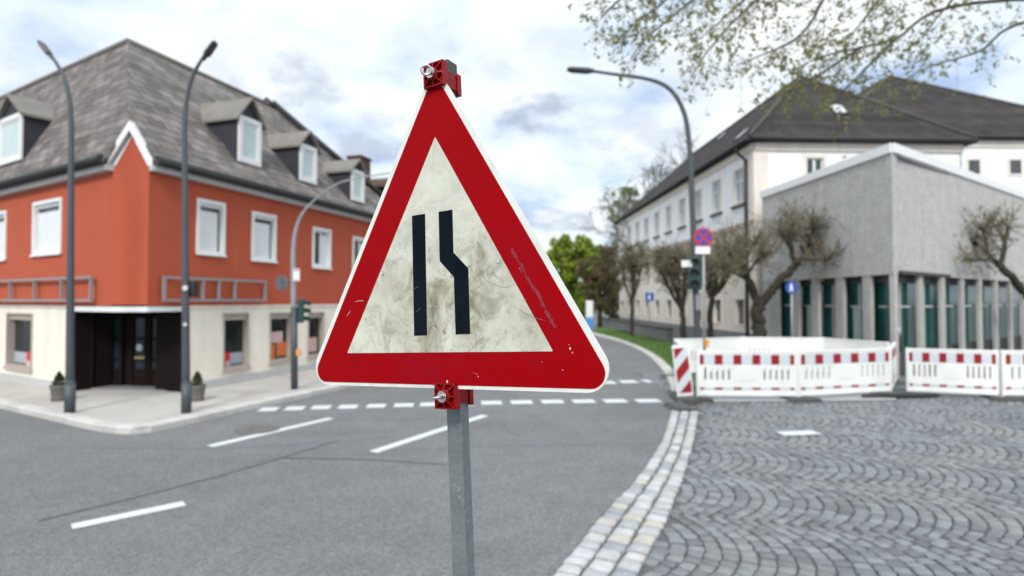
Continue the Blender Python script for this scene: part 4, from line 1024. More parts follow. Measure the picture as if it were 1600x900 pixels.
bm = bmesh.new(); prism(bm, [(-.22, 0), (.22, 0), (.22, .05), (.14, .12), (-.14, .12), (-.22, .05)], -.42, .42); obj('foot', bm, M['rubber'], bt, T(p0, R(-4)))
bm = bmesh.new(); prism(bm, [(-.30, 0), (.18, 0), (.18, .05), (.1, .09), (-.24, .09)], -.36, .36); tag(obj('rubber_foot', bm, M['rubber'], None, T(gp_(1066, 11.75), R(3))), 'flat grey rubber foot plate lying on the light setts before the beacon', 'foot plate')
bm = bmesh.new(); q = gp_(1383, 12.95); tube(bm, smooth_path([(-.55, 0, .05), (-.2, .02, .075), (.2, -.03, .08), (.8, .03, .07), (1.3, .2, .05)], 5), [.03] + [.055] * 19 + [.04], 8)
tag(obj('hose', bm, M['rubber_dark'], None, T((q.x, q.y, 0))), 'short black hose lying on the setts at the gap between the barriers', 'hose')
# warning lamp on the rear barriers
q = P(1104, 538, 15.75); wl_ = thing('warning_lamp', 'small amber warning lamp hung on the no stopping sign pole', 'warning lamp', T((q.x, q.y, q.z - .05)))
bm = bmesh.new(); bx(bm, -.055, .055, -.04, .04, -.03, .06, bev=.02); obj('battery_box', bm, M['yellow'], wl_)
bm = bmesh.new(); tube(bm, [(0, -.05, .12), (0, .05, .12)], .065, 20); obj('lens', bm, M['amber'], wl_)
# excavated earth inside the ring of barriers
bm = bmesh.new(); rng = random.Random(8); cx0, cy0 = (corner[0] + back[0]) / 2, 0
cpt = (corner[0] + corner[2] + back[0] + back[3]) / 4; gx = 14
vv_ = [[bm.verts.new((cpt.x + (i / gx - .5) * 3.0, cpt.y + (j / gx - .5) * 2.2, .03 + .22 * max(0, 1 - ((i / gx - .5) * 2) ** 2) * max(0, 1 - ((j / gx - .5) * 2) ** 2) * rng.uniform(.6, 1.2))) for j in range(gx + 1)] for i in range(gx + 1)]
for i in range(gx):
    for j in range(gx): bm.faces.new((vv_[i][j], vv_[i + 1][j], vv_[i + 1][j + 1], vv_[i][j + 1]))
tag(obj('sand_heap', bm, M['joint_light'], smooth=True), kind='structure')

# ================================================================== lamp, signs and signal by the square
lb = gp_(1091, 18.0); ld = 18.0
t = thing('street_lamp', 'tall street lamp with a long curved arm behind the barriers', 'street lamp', T(lb), 'street lamps')
pp = smooth_path([P(1079, 250, ld), P(1076, 215, ld), P(1070, 180, ld), P(1056, 150, ld), P(1036, 132, ld), P(1005, 122, ld), P(960, 116, ld), P(922, 110.5, ld)], 6)
bm = bmesh.new(); tube(bm, [lb] + [lb.lerp(pp[0], k / 6) for k in range(1, 6)] + pp, [.1] + [.095] * 5 + [.085 - .04 * i / len(pp) for i in range(len(pp))], 12); obj('pole', bm, M['lamp_grey'], t, m0)
bm = bmesh.new(); tube(bm, [lb, lb + Vector((0, 0, 1.0))], .13, 12); obj('base_sleeve', bm, M['lamp_grey'], t, m0)
a, c = P(924, 110.7, ld), P(886, 108, ld); d = (c - a).normalized()
lamp_head(t, a, c, .15)
q = P(1085, 427, ld - .25); hd = signal_head(q, Vector((-.25, -.97, 0)).normalized(), t, 1.0, .40)
bm = bmesh.new(); c = P(1091, 427, ld); bx(bm, q.x - .02, c.x + .02, q.y, c.y, q.z + .3, q.z + .35); bx(bm, q.x - .02, c.x + .02, q.y, c.y, q.z - .35, q.z - .3); obj('bracket', bm, M['lamp_grey'], t, m0)
bm = bmesh.new(); c = P(1073, 412, ld - .3); bx(bm, c.x - .16, c.x + .16, c.y - .01, c.y + .01, c.z - .1, c.z + .1, bev=.004); obj('white_plate', bm, M['white_paint'], t, m0)
bm = bmesh.new(); c = P(1091, 470, ld - .12); bx(bm, c.x - .09, c.x + .09, c.y - .02, c.y + .0, c.z - .3, c.z + .22, bev=.004); obj('grey_plate', bm, M['galv'], t, m0)
# no stopping sign
nb0 = gp_(1100, 15.8); t = thing('no_stopping_sign', 'round blue no stopping sign with red rim and cross on a grey pole', 'traffic sign', T(nb0))
top = P(1100, 352, 15.8); bm = bmesh.new(); tube(bm, [nb0, Vector((nb0.x, nb0.y, top.z))], .035, 10); obj('pole', bm, M['galv'], t, m0)
c = P(1099, 371, 15.73); rr = 15.2 / 900 * 15.8
bm = bmesh.new(); tube(bm, [c + Vector((0, .012, 0)), c], rr, 32, smooth=False); ds = obj('disc', bm, M['sign_red'], t, m0)
bm = bmesh.new(); tube(bm, [c, c - Vector((0, .004, 0))], rr * .80, 32, smooth=False); obj('blue_field', bm, M['sign_blue'], ds, m0)
bm = bmesh.new()
for a in (45, 135):
    t_ = Vector((math.cos(R(a)), 0, math.sin(R(a)))); n_ = Vector((-t_.z, 0, t_.x)); w = rr * .11; y = .0065 if a == 45 else .0072
    pr = [c + t_ * rr * .80 * s1 + n_ * w * s2 - Vector((0, y, 0)) for s1, s2 in ((-1, -1), (1, -1), (1, 1), (-1, 1))]; poly(bm, pr)
obj('cross', bm, M['sign_red'], ds, m0)
bm = bmesh.new(); c = P(1098, 391, 15.73); bx(bm, c.x - .2, c.x + .2, c.y - .004, c.y + .008, c.z - .1, c.z + .1); pl = obj('white_plate', bm, M['white_paint'], t, m0)
# blue signs
def blue_disc(px, py, depth, r, label, base_h=0, square=False):
    g = gp_(px, depth); c = P(px, py, depth - .05); t = thing('blue_sign', label, 'traffic sign', T(g))
    bm = bmesh.new(); tube(bm, [g, Vector((g.x, g.y, c.z + r))], .032, 8); obj('pole', bm, M['galv'], t, m0)
    bm = bmesh.new()
    if square: bx(bm, c.x - r, c.x + r, c.y - .004, c.y + .006, c.z - r, c.z + r)
    else: tube(bm, [c + Vector((0, .008, 0)), c - Vector((0, .004, 0))], r, 28, smooth=False)
    ds = obj('sign_face', bm, M['sign_blue'], t, m0); bm = bmesh.new(); f = c - Vector((0, .008, 0))
    # pedestrian pictogram: head, body, legs
    tube(bm, [f + Vector((-.1 * r, 0, .5 * r)), f + Vector((-.1 * r, -.003, .5 * r))], .15 * r, 12, smooth=False)
    tri = lambda *q: poly(bm, [f + Vector((x * r, -.0015, z * r)) for x, z in q])
    tri((-.3, .32), (.1, .32), (.15, -.1), (-.3, -.1)); tri((-.3, -.1), (-.08, -.1), (-.25, -.65), (-.42, -.65)); tri((-.08, -.1), (.15, -.1), (.25, -.65), (.05, -.65))
    obj('pictogram', bm, M['white_paint'], ds, m0); return t
blue_disc(1237, 449, 17.6, .19, 'round blue footpath sign before the first green glass bay of the concrete building')
blue_disc(1015, 464, 33, .24, 'small square blue sign before the cream wall between two pollarded trees', square=True)
# bollard at the gap between the barriers, cut by the photo
q = gp_(1399, 16.6); t = thing('signal_post', 'dark post with a white ball top and brown foot behind the barrier gap', 'post', T(q))
bm = bmesh.new(); tube(bm, [(0, 0, 0), (0, 0, .72)], .09, 12); obj('foot', bm, M['brown_wood'], t)
bm = bmesh.new(); tube(bm, [(0, 0, .72), (0, 0, .8), (0, 0, 1.2), (0, 0, 1.28)], [.09, .14, .14, .08], 12); obj('head', bm, M['black'], t)
bm = bmesh.new(); bmesh.ops.create_uvsphere(bm, u_segments=16, v_segments=10, radius=.1, matrix=Matrix.Translation((0, 0, 1.37))); obj('ball', bm, M['white_plastic'], t, smooth=True)
# advertising column far down the road
q = gp_(921, 43); t = thing('advertising_pillar', 'white and blue advertising pillar on the lawn beside the far road', 'pillar', T(q))
bm = bmesh.new(); bx(bm, -.24, .24, -.2, .2, 0, .95, bev=.05); obj('base', bm, mat('pillar_blue', (.06, .30, .62), .5, .1, 4), t)
bm = bmesh.new(); bx(bm, -.25, .25, -.21, .21, .95, 2.2, bev=.05); obj('panel', bm, M['white_paint'], t)
# low fence along the far lawn
a, b = gp_(935, 50), gp_(1042, 29.5); t = thing('low_wall', 'low grey stone wall between the lawn and the white house', 'wall', T(a))
fr = Frame(a, (b - a).xy); bm = bmesh.new(); bx(bm, 0, (b - a).length, 0, .3, 0, .72); obj('masonry', bm, M['plinth'], t, fr.m)
bm = bmesh.new(); bx(bm, -.03, (b - a).length + .03, -.05, .35, .72, .80); obj('coping', bm, M['ridge'], t, fr.m)

# ================================================================== TREES
def leaf_quad(bm, c, s, rg, mi=0):
    d = Vector((rg.uniform(-1, 1), rg.uniform(-1, 1), rg.uniform(-1, 1)))
    if d.length < .05: d = Vector((1, 0, 0))
    d.normalize(); e = d.orthogonal().normalized(); e = (e * math.cos(rg.uniform(0, 6.3)) + d.cross(e) * math.sin(rg.uniform(0, 6.3))).normalized()
    f = bm.faces.new([bm.verts.new(c + v) for v in (-d * s, -e * s * .45 , d * s, e * s * .45)]); f.material_index = mi
def rnd_dir(rg, up=0.0):
    while True:
        v = Vector((rg.uniform(-1, 1), rg.uniform(-1, 1), rg.uniform(-1, 1)))
        if .1 < v.length < 1: v.normalize(); v.z += up; return v.normalized()
def twig_burst(bt_, bl, p, base_dir, n, L, rg, r=.018, up=.35, buds=6, bs=.035, spread=1.0):
    for _ in range(n):
        d = (base_dir * .7 + rnd_dir(rg, up) * spread).normalized(); l = L * rg.uniform(.55, 1.15)
        p1 = p + d * l * .5; d2 = (d + rnd_dir(rg, .4) * .45).normalized(); p2 = p1 + d2 * l * .5
        tube(bt_, [p, p1, p2], [r, r * .7, r * .3], 3, cap=False, smooth=False)
        for k in range(3):
            q0 = p.lerp(p1, rg.uniform(.4, 1)) if k == 0 else p1.lerp(p2, rg.uniform(0, 1)); d3 = (d2 + rnd_dir(rg, .2) * .9).normalized(); q1 = q0 + d3 * l * rg.uniform(.2, .4)
            tube(bt_, [q0, q1], [r * .55, r * .25], 3, cap=False, smooth=False)
            for _b in range(buds): leaf_quad(bl, q0.lerp(q1, rg.uniform(.3, 1.05)) + rnd_dir(rg) * bs, bs * rg.uniform(.6, 1.3), rg)
def pollard(name_label, base, limbs, seed, twig_n=9, L=.9, bark='bark_dark', buds=5, bs=.035, tr=.17, group='pollarded trees along the road', budm='bud', r=.018):
    """limbs: list of (list of 3D points, start radius, end radius)"""
    rg = random.Random(seed); t = thing('pollarded_tree', name_label, 'tree', T(base), group)
    bm = bmesh.new(); bt_ = bmesh.new(); bl = bmesh.new()
    for pts, r0, r1 in limbs:
        pp = smooth_path(pts, 5); n = len(pp)
        pp = [p + rnd_dir(rg) * r0 * .25 if 0 < i < n - 1 else p for i, p in enumerate(pp)]
        tube(bm, pp, [r0 + (r1 - r0) * (i / (n - 1)) ** .8 for i in range(n)], 8)
        end = pp[-1]; d = (pp[-1] - pp[-3]).normalized()
        if r1 < .09:
            bmesh.ops.create_icosphere(bm, subdivisions=1, radius=r1 * 1.7, matrix=Matrix.Translation(end))
            twig_burst(bt_, bl, end, d, twig_n, L, rg, buds=buds, bs=bs, r=r)
            for k in range(int(n * .45), n - 1):
                twig_burst(bt_, bl, pp[k], rnd_dir(rg, .6), max(2, twig_n // 3), L * .75, rg, buds=buds, bs=bs, r=r)
    for v in bm.verts: v.co += rnd_dir(rg) * rg.uniform(0, .022)
    obj('trunk', bm, M[bark], t, m0); k = obj('crown', bt_, M['twig'], t, m0); obj('buds', bl, M[budm], k, m0); return t
def auto_limbs(base, h_fork, crown_c, crown_r, n, seed, r0=.16):
    rg = random.Random(seed); fork = Vector((base.x, base.y, h_fork)); L_ = [([base, base.lerp(fork, .5) + rnd_dir(rg) * .05, fork], r0, r0 * .8)]
    for k in range(n):
        a = 2 * math.pi * (k + rg.random() * .6) / n; el = rg.uniform(-.25, .9); e = crown_c + Vector((math.cos(a) * math.cos(el) * crown_r.x, math.sin(a) * math.cos(el) * crown_r.y, math.sin(el) * crown_r.z)) * rg.uniform(.55, .8)
        mid = fork.lerp(e, .5) + Vector((0, 0, -.06 * crown_r.z)) + rnd_dir(rg) * .15; L_.append(([fork - Vector((0, 0, .1)), mid, e], r0 * .55, .045))
        for j in range(2):
            e2 = e + Vector((rg.uniform(-1, 1) * crown_r.x, rg.uniform(-1, 1) * crown_r.y, rg.uniform(-.3, .8) * crown_r.z)) * .4; L_.append(([mid.lerp(e, rg.uniform(.1, .7)), e.lerp(e2, .5) + rnd_dir(rg) * .1, e2], r0 * .3, .03))
    return L_
def pix_limbs(depth, spec):
    return [([P(x, y, depth + dz) for x, y, dz in pts], r0, r1) for pts, r0, r1 in spec]
D1 = 20.0; g1 = gp_(1187, D1)
lim = pix_limbs(D1, [([(1187, 569, 0), (1186, 520, 0), (1184, 490, 0), (1186, 470, 0)], .24, .2),
    ([(1186, 474, 0), (1172, 445, .1), (1165, 425, .1), (1160, 405, .2)], .15, .09), ([(1164, 425, .1), (1148, 405, -.5), (1135, 388, -.7)], .08, .04), ([(1162, 410, .2), (1172, 392, .4), (1180, 378, .6)], .07, .035),
    ([(1160, 407, .1), (1155, 390, .5), (1150, 374, .9)], .07, .035), ([(1170, 440, 0), (1150, 428, -.8), (1128, 418, -1.2)], .06, .035), ([(1168, 430, 0), (1180, 410, -.8), (1192, 400, -1.3)], .05, .03),
    ([(1187, 474, 0), (1202, 458, -.1), (1220, 437, -.2), (1240, 418, -.2), (1246, 410, -.2)], .16, .11),
    ([(1243, 414, -.2), (1236, 390, -.1), (1232, 368, 0), (1230, 356, .1)], .1, .05), ([(1234, 378, 0), (1246, 358, .5), (1256, 346, .9)], .06, .035), ([(1237, 392, 0), (1225, 372, -.6), (1218, 362, -1)], .055, .03),
    ([(1246, 412, -.2), (1258, 396, -.3), (1275, 384, -.3), (1298, 376, -.3)], .09, .045), ([(1262, 392, -.3), (1266, 372, -.6), (1272, 356, -.8)], .06, .035), ([(1280, 382, -.3), (1294, 362, .2), (1300, 350, .5)], .055, .03),
    ([(1295, 376, -.3), (1310, 368, -.5), (1322, 362, -.6)], .045, .03), ([(1252, 406, -.2), (1270, 406, -.9), (1290, 408, -1.4)], .05, .03), ([(1256, 398, -.2), (1250, 380, .7), (1252, 366, 1.2)], .055, .03), ([(1282, 381, -.3), (1296, 392, .3), (1312, 392, .6)], .04, .025)])
pollard('gnarled pollarded tree with two big limbs before the concrete building corner', g1, lim, 1, 20, .95, buds=6, bs=.03, r=.014)
g = gp_(1112, 22); pollard('smaller pollarded tree between the lamp post and the gnarled one', g, auto_limbs(g, P(1112, 462, 22).z, P(1117, 420, 22), Vector((.85, .9, 1.0)), 8, 21, .13), 2, 7, .75, buds=4, bs=.033, r=.014)
g = gp_(1066, 27); pollard('pollarded tree with a round twiggy crown left of the lamp post', g, auto_limbs(g, P(1066, 482, 27).z, P(1052, 425, 27), Vector((1.35, 1.2, 1.2)), 11, 22, .15), 3, 7, .85, buds=4, bs=.04, r=.015)
g = gp_(988, 34); pollard('thin pollarded tree at the far end of the cream wall', g, auto_limbs(g, P(988, 470, 34).z, P(990, 415, 34), Vector((.9, .9, 1.4)), 8, 23, .14), 4, 5, .9, buds=4, bs=.045)
g = gp_(1618, 20); pollard('pollarded tree at the right edge before the concrete building', g, [([P(1618 - (x - 1187), y, D1 + dz) for x, y, dz in pts], a, b) for pts, a, b in
    [([(1187, 569, 0), (1186, 520, 0), (1184, 490, 0), (1186, 470, 0)], .24, .2), ([(1187, 474, 0), (1202, 458, -.1), (1220, 437, -.2), (1246, 412, -.2)], .16, .11), ([(1186, 474, 0), (1172, 445, .1), (1160, 405, .2)], .15, .04),
     ([(1243, 414, -.2), (1236, 390, -.1), (1230, 356, .1)], .1, .05), ([(1246, 412, -.2), (1275, 384, -.3), (1298, 376, -.3)], .09, .045), ([(1262, 392, -.3), (1266, 372, -.6), (1272, 356, -.8)], .06, .035), ([(1280, 382, -.3), (1294, 362, .2), (1300, 350, .5)], .055, .03),
     ([(1295, 376, -.3), (1310, 368, -.5), (1322, 362, -.6)], .045, .03), ([(1234, 378, 0), (1246, 358, .5), (1256, 346, .9)], .06, .035), ([(1252, 406, -.2), (1270, 406, -.9), (1290, 408, -1.4)], .05, .03)]], 9, 16, .85, buds=5, bs=.03, r=.014)

def leafy_tree(name, label, base, h_trunk, blobs, n, ls, mats, seed, r0=.25, group=None, limbs=8, solid=.6):
    """blobs: (centre, radii) lobes of the crown; leaves gather in clumps spread through them"""
    rg = random.Random(seed); t = thing(name, label, 'tree', T(base), group)
    bm = bmesh.new(); fork = Vector((base.x, base.y, h_trunk)); tube(bm, [base, base.lerp(fork, .5), fork], [r0, r0 * .85, r0 * .75], 8)
    cl = []
    for c, r in blobs:
        tube(bm, smooth_path([fork - Vector((0, 0, .2)), fork.lerp(c, .5) + rnd_dir(rg) * .3, c], 4), [r0 * .5 - r0 * .04 * i for i in range(9)], 6)
        for _ in range(limbs):
            e = c + Vector([rg.uniform(-.8, .8) * r[i] for i in range(3)]); tube(bm, [c.lerp(e, .1), c.lerp(e, .6) + rnd_dir(rg) * .2, e], [r0 * .2, r0 * .12, r0 * .04], 4, cap=False)
    for c, r in blobs:
        vol = r[0] * r[1] * r[2]
        for _ in range(max(6, int(26 * solid))):
            d = rnd_dir(rg); k = rg.uniform(.45, 1.0); cl.append((c + Vector((d.x * r[0], d.y * r[1], d.z * r[2])) * k, min(r) * rg.uniform(.22, .42)))
    obj('trunk', bm, M['bark_dark'], t, m0); bm = bmesh.new()
    for _ in range(n):
        c, r = rg.choice(cl); leaf_quad(bm, c + rnd_dir(rg) * r * rg.random() ** .45, ls * rg.uniform(.6, 1.3), rg, rg.choice(range(len(mats))))
    obj('crown', bm, [M[k] for k in mats], t, m0); return t
def blob(px, py, depth, rpx, rpy, dd=0):
    return (P(px, py, depth + dd), (rpx / 900 * depth, rpx / 900 * depth * .9, rpy / 900 * depth))
g = gp_(893, 70)
leafy_tree('green_tree', 'bright green leafy tree beyond the road, right of the red triangle', g, 3.0, [blob(885, 405, 70, 30, 36), blob(915, 400, 70, 30, 32, 2), blob(870, 450, 70, 26, 40, -2), blob(905, 440, 70, 34, 40, 1), blob(940, 415, 70, 22, 36, 3), blob(888, 480, 70, 28, 26)], 26000, .27, ['leaf_bright', 'leaf_bright', 'leaf_bright', 'leaf_mid'], 31, solid=1.5)
g = gp_(850, 85); leafy_tree('green_tree', 'green tree half hidden behind the edge of the red triangle', g, 3.0, [blob(845, 440, 85, 30, 45), blob(820, 460, 85, 40, 40), blob(860, 475, 85, 30, 35)], 9000, .3, ['leaf_bright', 'leaf_mid'], 32)
g = gp_(937, 46); leafy_tree('budding_tree', 'brownish budding street tree on the lawn before the white house', g, 2.6, [blob(928, 418, 46, 26, 32), blob(948, 405, 46, 24, 28, 1), blob(955, 440, 46, 22, 32, -1), blob(925, 450, 46, 22, 28), blob(915, 435, 46, 16, 22), blob(942, 470, 46, 24, 22)], 8500, .11, ['leaf_brown'], 33, .2, 'budding street trees')
g = gp_(958, 52); leafy_tree('budding_tree', 'dark budding street tree close to the far corner of the white house', g, 2.6, [blob(960, 420, 52, 18, 30), blob(966, 450, 52, 18, 30), blob(950, 465, 52, 20, 26), blob(962, 485, 52, 16, 20)], 5500, .12, ['leaf_brown', 'leaf_brown', 'leaf_mid'], 34, .18, 'budding street trees')
g = gp_(977, 75); leafy_tree('tall_tree', 'tall loose green tree rising behind the far end of the white house', g, 9.0, [blob(975, 312, 75, 22, 20), blob(990, 330, 75, 18, 20), blob(965, 335, 75, 14, 22), blob(968, 375, 75, 14, 30), blob(985, 300, 75, 14, 12)], 3000, .2, ['leaf_pale'], 35, .3, limbs=12, solid=.5)
# far hedge closing the view down the road
bm = bmesh.new(); rg = random.Random(44)
for _ in range(9000):
    x = rg.uniform(-40, 22); h = (rg.random() ** .7) * (6.5 + 1.5 * math.sin(x * .45) + math.sin(x * 1.3)); leaf_quad(bm, Vector((x, 100 + rg.uniform(-3, 3), h)), rg.uniform(.25, .5), rg, rg.choice((0, 1, 2)))
tag(obj('far_wood', bm, [M['leaf_mid'], M['leaf_dark'], M['leaf_bright']]), 'dense green wood closing the far end of the road', 'wood', kind='stuff')

def bare_tree(label, base, height, lean, seed, levels=5, r0=.28, matl='twig_pale', spread=.6, group='bare trees behind the white house'):
    rg = random.Random(seed); t = thing('bare_tree', label, 'tree', T(base), group); bm = bmesh.new(); tw = bmesh.new()
    def go(p, d, l, r, lv):
        q = p + d * l * .5 + rnd_dir(rg) * l * .04; e = q + (d + rnd_dir(rg, .15) * .15).normalized() * l * .5
        tube(bm if lv < 2 else tw, [p, q, e], [r, r * .85, r * .68], 6 if lv < 2 else 3, cap=False)
        if lv >= levels: return
        for k in range(3 if lv < levels - 1 else 4):
            dd = (d * .75 + rnd_dir(rg, .12) * spread).normalized(); go(p.lerp(e, rg.uniform(.55, 1.0)) if k else e, dd, l * rg.uniform(.6, .82), max(r * .62, .022), lv + 1)
    go(base, Vector((lean, 0, 1)).normalized(), height * .32, r0, 0)
    obj('trunk', bm, M['bark'], t, m0); obj('crown', tw, M[matl], t, m0); return t
g = gp_(1098, 52); bare_tree('tall bare tree behind the white house roof, right of the lamp arm', g, 19.5, .05, 51, 6, .3)
g = gp_(1050, 60); bare_tree('pale bare tree behind the roof, under the lamp arm', g, 17, -.05, 52, 6, .28)
g = gp_(1012, 68); bare_tree('bare tree behind the far end of the white house', g, 15.5, 0, 53, 5, .26)

# foreground tree whose boughs hang into the picture
rg = random.Random(77); tb = Vector((8.9, 6.2, 0)); tt = thing('maple_tree', 'young-leaved tree whose boughs hang into the sky above the dark roof', 'tree', T(tb))
bm = bmesh.new(); tw = bmesh.new(); lf = bmesh.new()
top = Vector((8.6, 6.2, 5.6)); tube(bm, smooth_path([tb, Vector((8.9, 6.2, 1.5)), Vector((8.75, 6.2, 3.6)), top, Vector((8.2, 6.3, 8.5))], 5), [.3, .28, .26, .25, .24, .24, .23, .23, .22, .22, .21, .21, .2, .19, .18, .17, .16, .15, .14, .13, .12], 12)
limbs = [([top, P(1450, -90, 6.3), P(1310, -25, 6.0), P(1268, 34, 5.9), P(1242, 62, 5.8), P(1200, 82, 5.7), P(1150, 102, 5.6)], .035, .004),
    ([top, P(1520, 5, 6.8), P(1400, 60, 6.4), P(1345, 74, 6.3), P(1280, 90, 6.2), P(1225, 120, 6.1)], .03, .004),
    ([Vector((8.4, 6.2, 7)), P(1480, -200, 5.8), P(1250, -110, 5.5), P(1080, -50, 5.4), P(980, -8, 5.4), P(938, 30, 5.4)], .06, .005),
    ([P(1250, -110, 5.5), P(1150, -50, 5.8), P(1070, 10, 6.0), P(1010, 60, 6.1), P(985, 92, 6.1)], .03, .004),
    ([P(1310, -60, 6.1), P(1210, -20, 6.4), P(1150, 30, 6.6), P(1110, 75, 6.6), P(1085, 110, 6.6)], .03, .004),
    ([top, P(1620, 30, 7.2), P(1530, 80, 7.2), P(1450, 105, 7.0), P(1390, 140, 7.0)], .03, .004),
    ([P(1400, 60, 6.4), P(1350, 110, 6.5), P(1320, 140, 6.5), P(1300, 165, 6.5)], .02, .004), ([P(1345, 74, 6.3), P(1290, 110, 6.3), P(1250, 135, 6.2), P(1215, 150, 6.2)], .02, .004),
    ([P(1240, -105, 5.5), P(1180, -20, 5.2), P(1140, 20, 5.1), P(1095, 60, 5.1)], .02, .004), ([Vector((8.4, 6.2, 7)), P(1560, -60, 6.2), P(1480, 10, 6.2), P(1440, 60, 6.2)], .04, .005),
    ([P(1420, -60, 6.2), P(1380, -10, 6), P(1350, 30, 5.9), P(1330, 55, 5.9)], .025, .004), ([P(1080, -50, 5.4), P(1040, 0, 5.6), P(1000, 30, 5.8), P(965, 62, 5.8)], .02, .004)]
def hang(p, d, l, r, lv):
    e = p + (d + Vector((0, 0, -.12))).normalized() * l; tube(tw, [p, p.lerp(e, .5) + rnd_dir(rg) * l * .06, e], [r, r * .7, r * .4], 3, cap=False)
    if lv == 0:
        for k in range(rg.choice((1, 2, 2))): hang(p.lerp(e, rg.uniform(.25, 1)), (d * .6 + rnd_dir(rg, -.15) * .8).normalized(), l * rg.uniform(.4, .65), r * .6, 1)
    for k in range(rg.choice((1, 2, 3))):
        c = p.lerp(e, rg.uniform(.45, 1.05)) + rnd_dir(rg) * .025
        leaf_quad(lf, c, rg.uniform(.014, .03), rg)
    for k in range(rg.choice((2, 3, 4))): leaf_quad(lf, e + rnd_dir(rg) * .03, rg.uniform(.018, .036), rg)
for pts, r0, r1 in limbs:
    pp = smooth_path(pts, 7); n = len(pp); tube(bm, pp, [r0 + (r1 - r0) * (i / (n - 1)) ** .6 for i in range(n)], 6)
    for i in range(2, n):
        p = pp[i]
        if p.x / p.y > .98 or p.z > 2.2 + .62 * p.y: continue
        d = (pp[i] - pp[i - 1]).normalized()
        for k in range(2): hang(pp[i - 1].lerp(p, rg.random()), (d * .35 + rnd_dir(rg, -.1) * .9).normalized(), rg.uniform(.2, .45), .0028, 0)
obj('trunk', bm, M['bark'], tt, m0); k = obj('twigs', tw, M['twig_pale'], tt, m0); obj('leaves', lf, M['leaf_young'], k, m0)

# ================================================================== THE WARNING SIGN in the foreground
SP = Vector((-.12893305, 1.00336449, 2.24278014)); yaw, roll, tilt = -.5344582, -.05233626, -.03575234
SR = (Matrix.Rotation(yaw, 4, 'Z') @ Matrix.Rotation(tilt, 4, 'X') @ Matrix.Rotation(roll, 4, 'Y')); SM = Matrix.Translation(SP) @ SR
zdir = SR.to_3x3() @ Vector((0, 0, 1)); foot_l = -SP.z / zdir.z
PXC, PYC = .002, .0485; foot = SM @ Vector((PXC, PYC, foot_l))
sg = thing('warning_sign', 'red and white triangular road narrows sign on a grey square post', 'traffic sign', T(foot))
def rtri(side, rad, dz=0, n=8):
    h = side * math.sqrt(3) / 2; cs = [Vector((0, 2 * h / 3 + dz)), Vector((-side / 2, -h / 3 + dz)), Vector((side / 2, -h / 3 + dz))]; ctr = Vector((0, dz)); out = []
    for i, c in enumerate(cs):
        o = c + (ctr - c).normalized() * 2 * rad; a0 = [math.pi / 2, math.pi * 7 / 6, math.pi * 11 / 6][i]
        for k in range(n + 1): a = a0 + (k / n - .5) * math.pi * 2 / 3; out.append((o.x + rad * math.cos(a), o.y + rad * math.sin(a)))
    return out
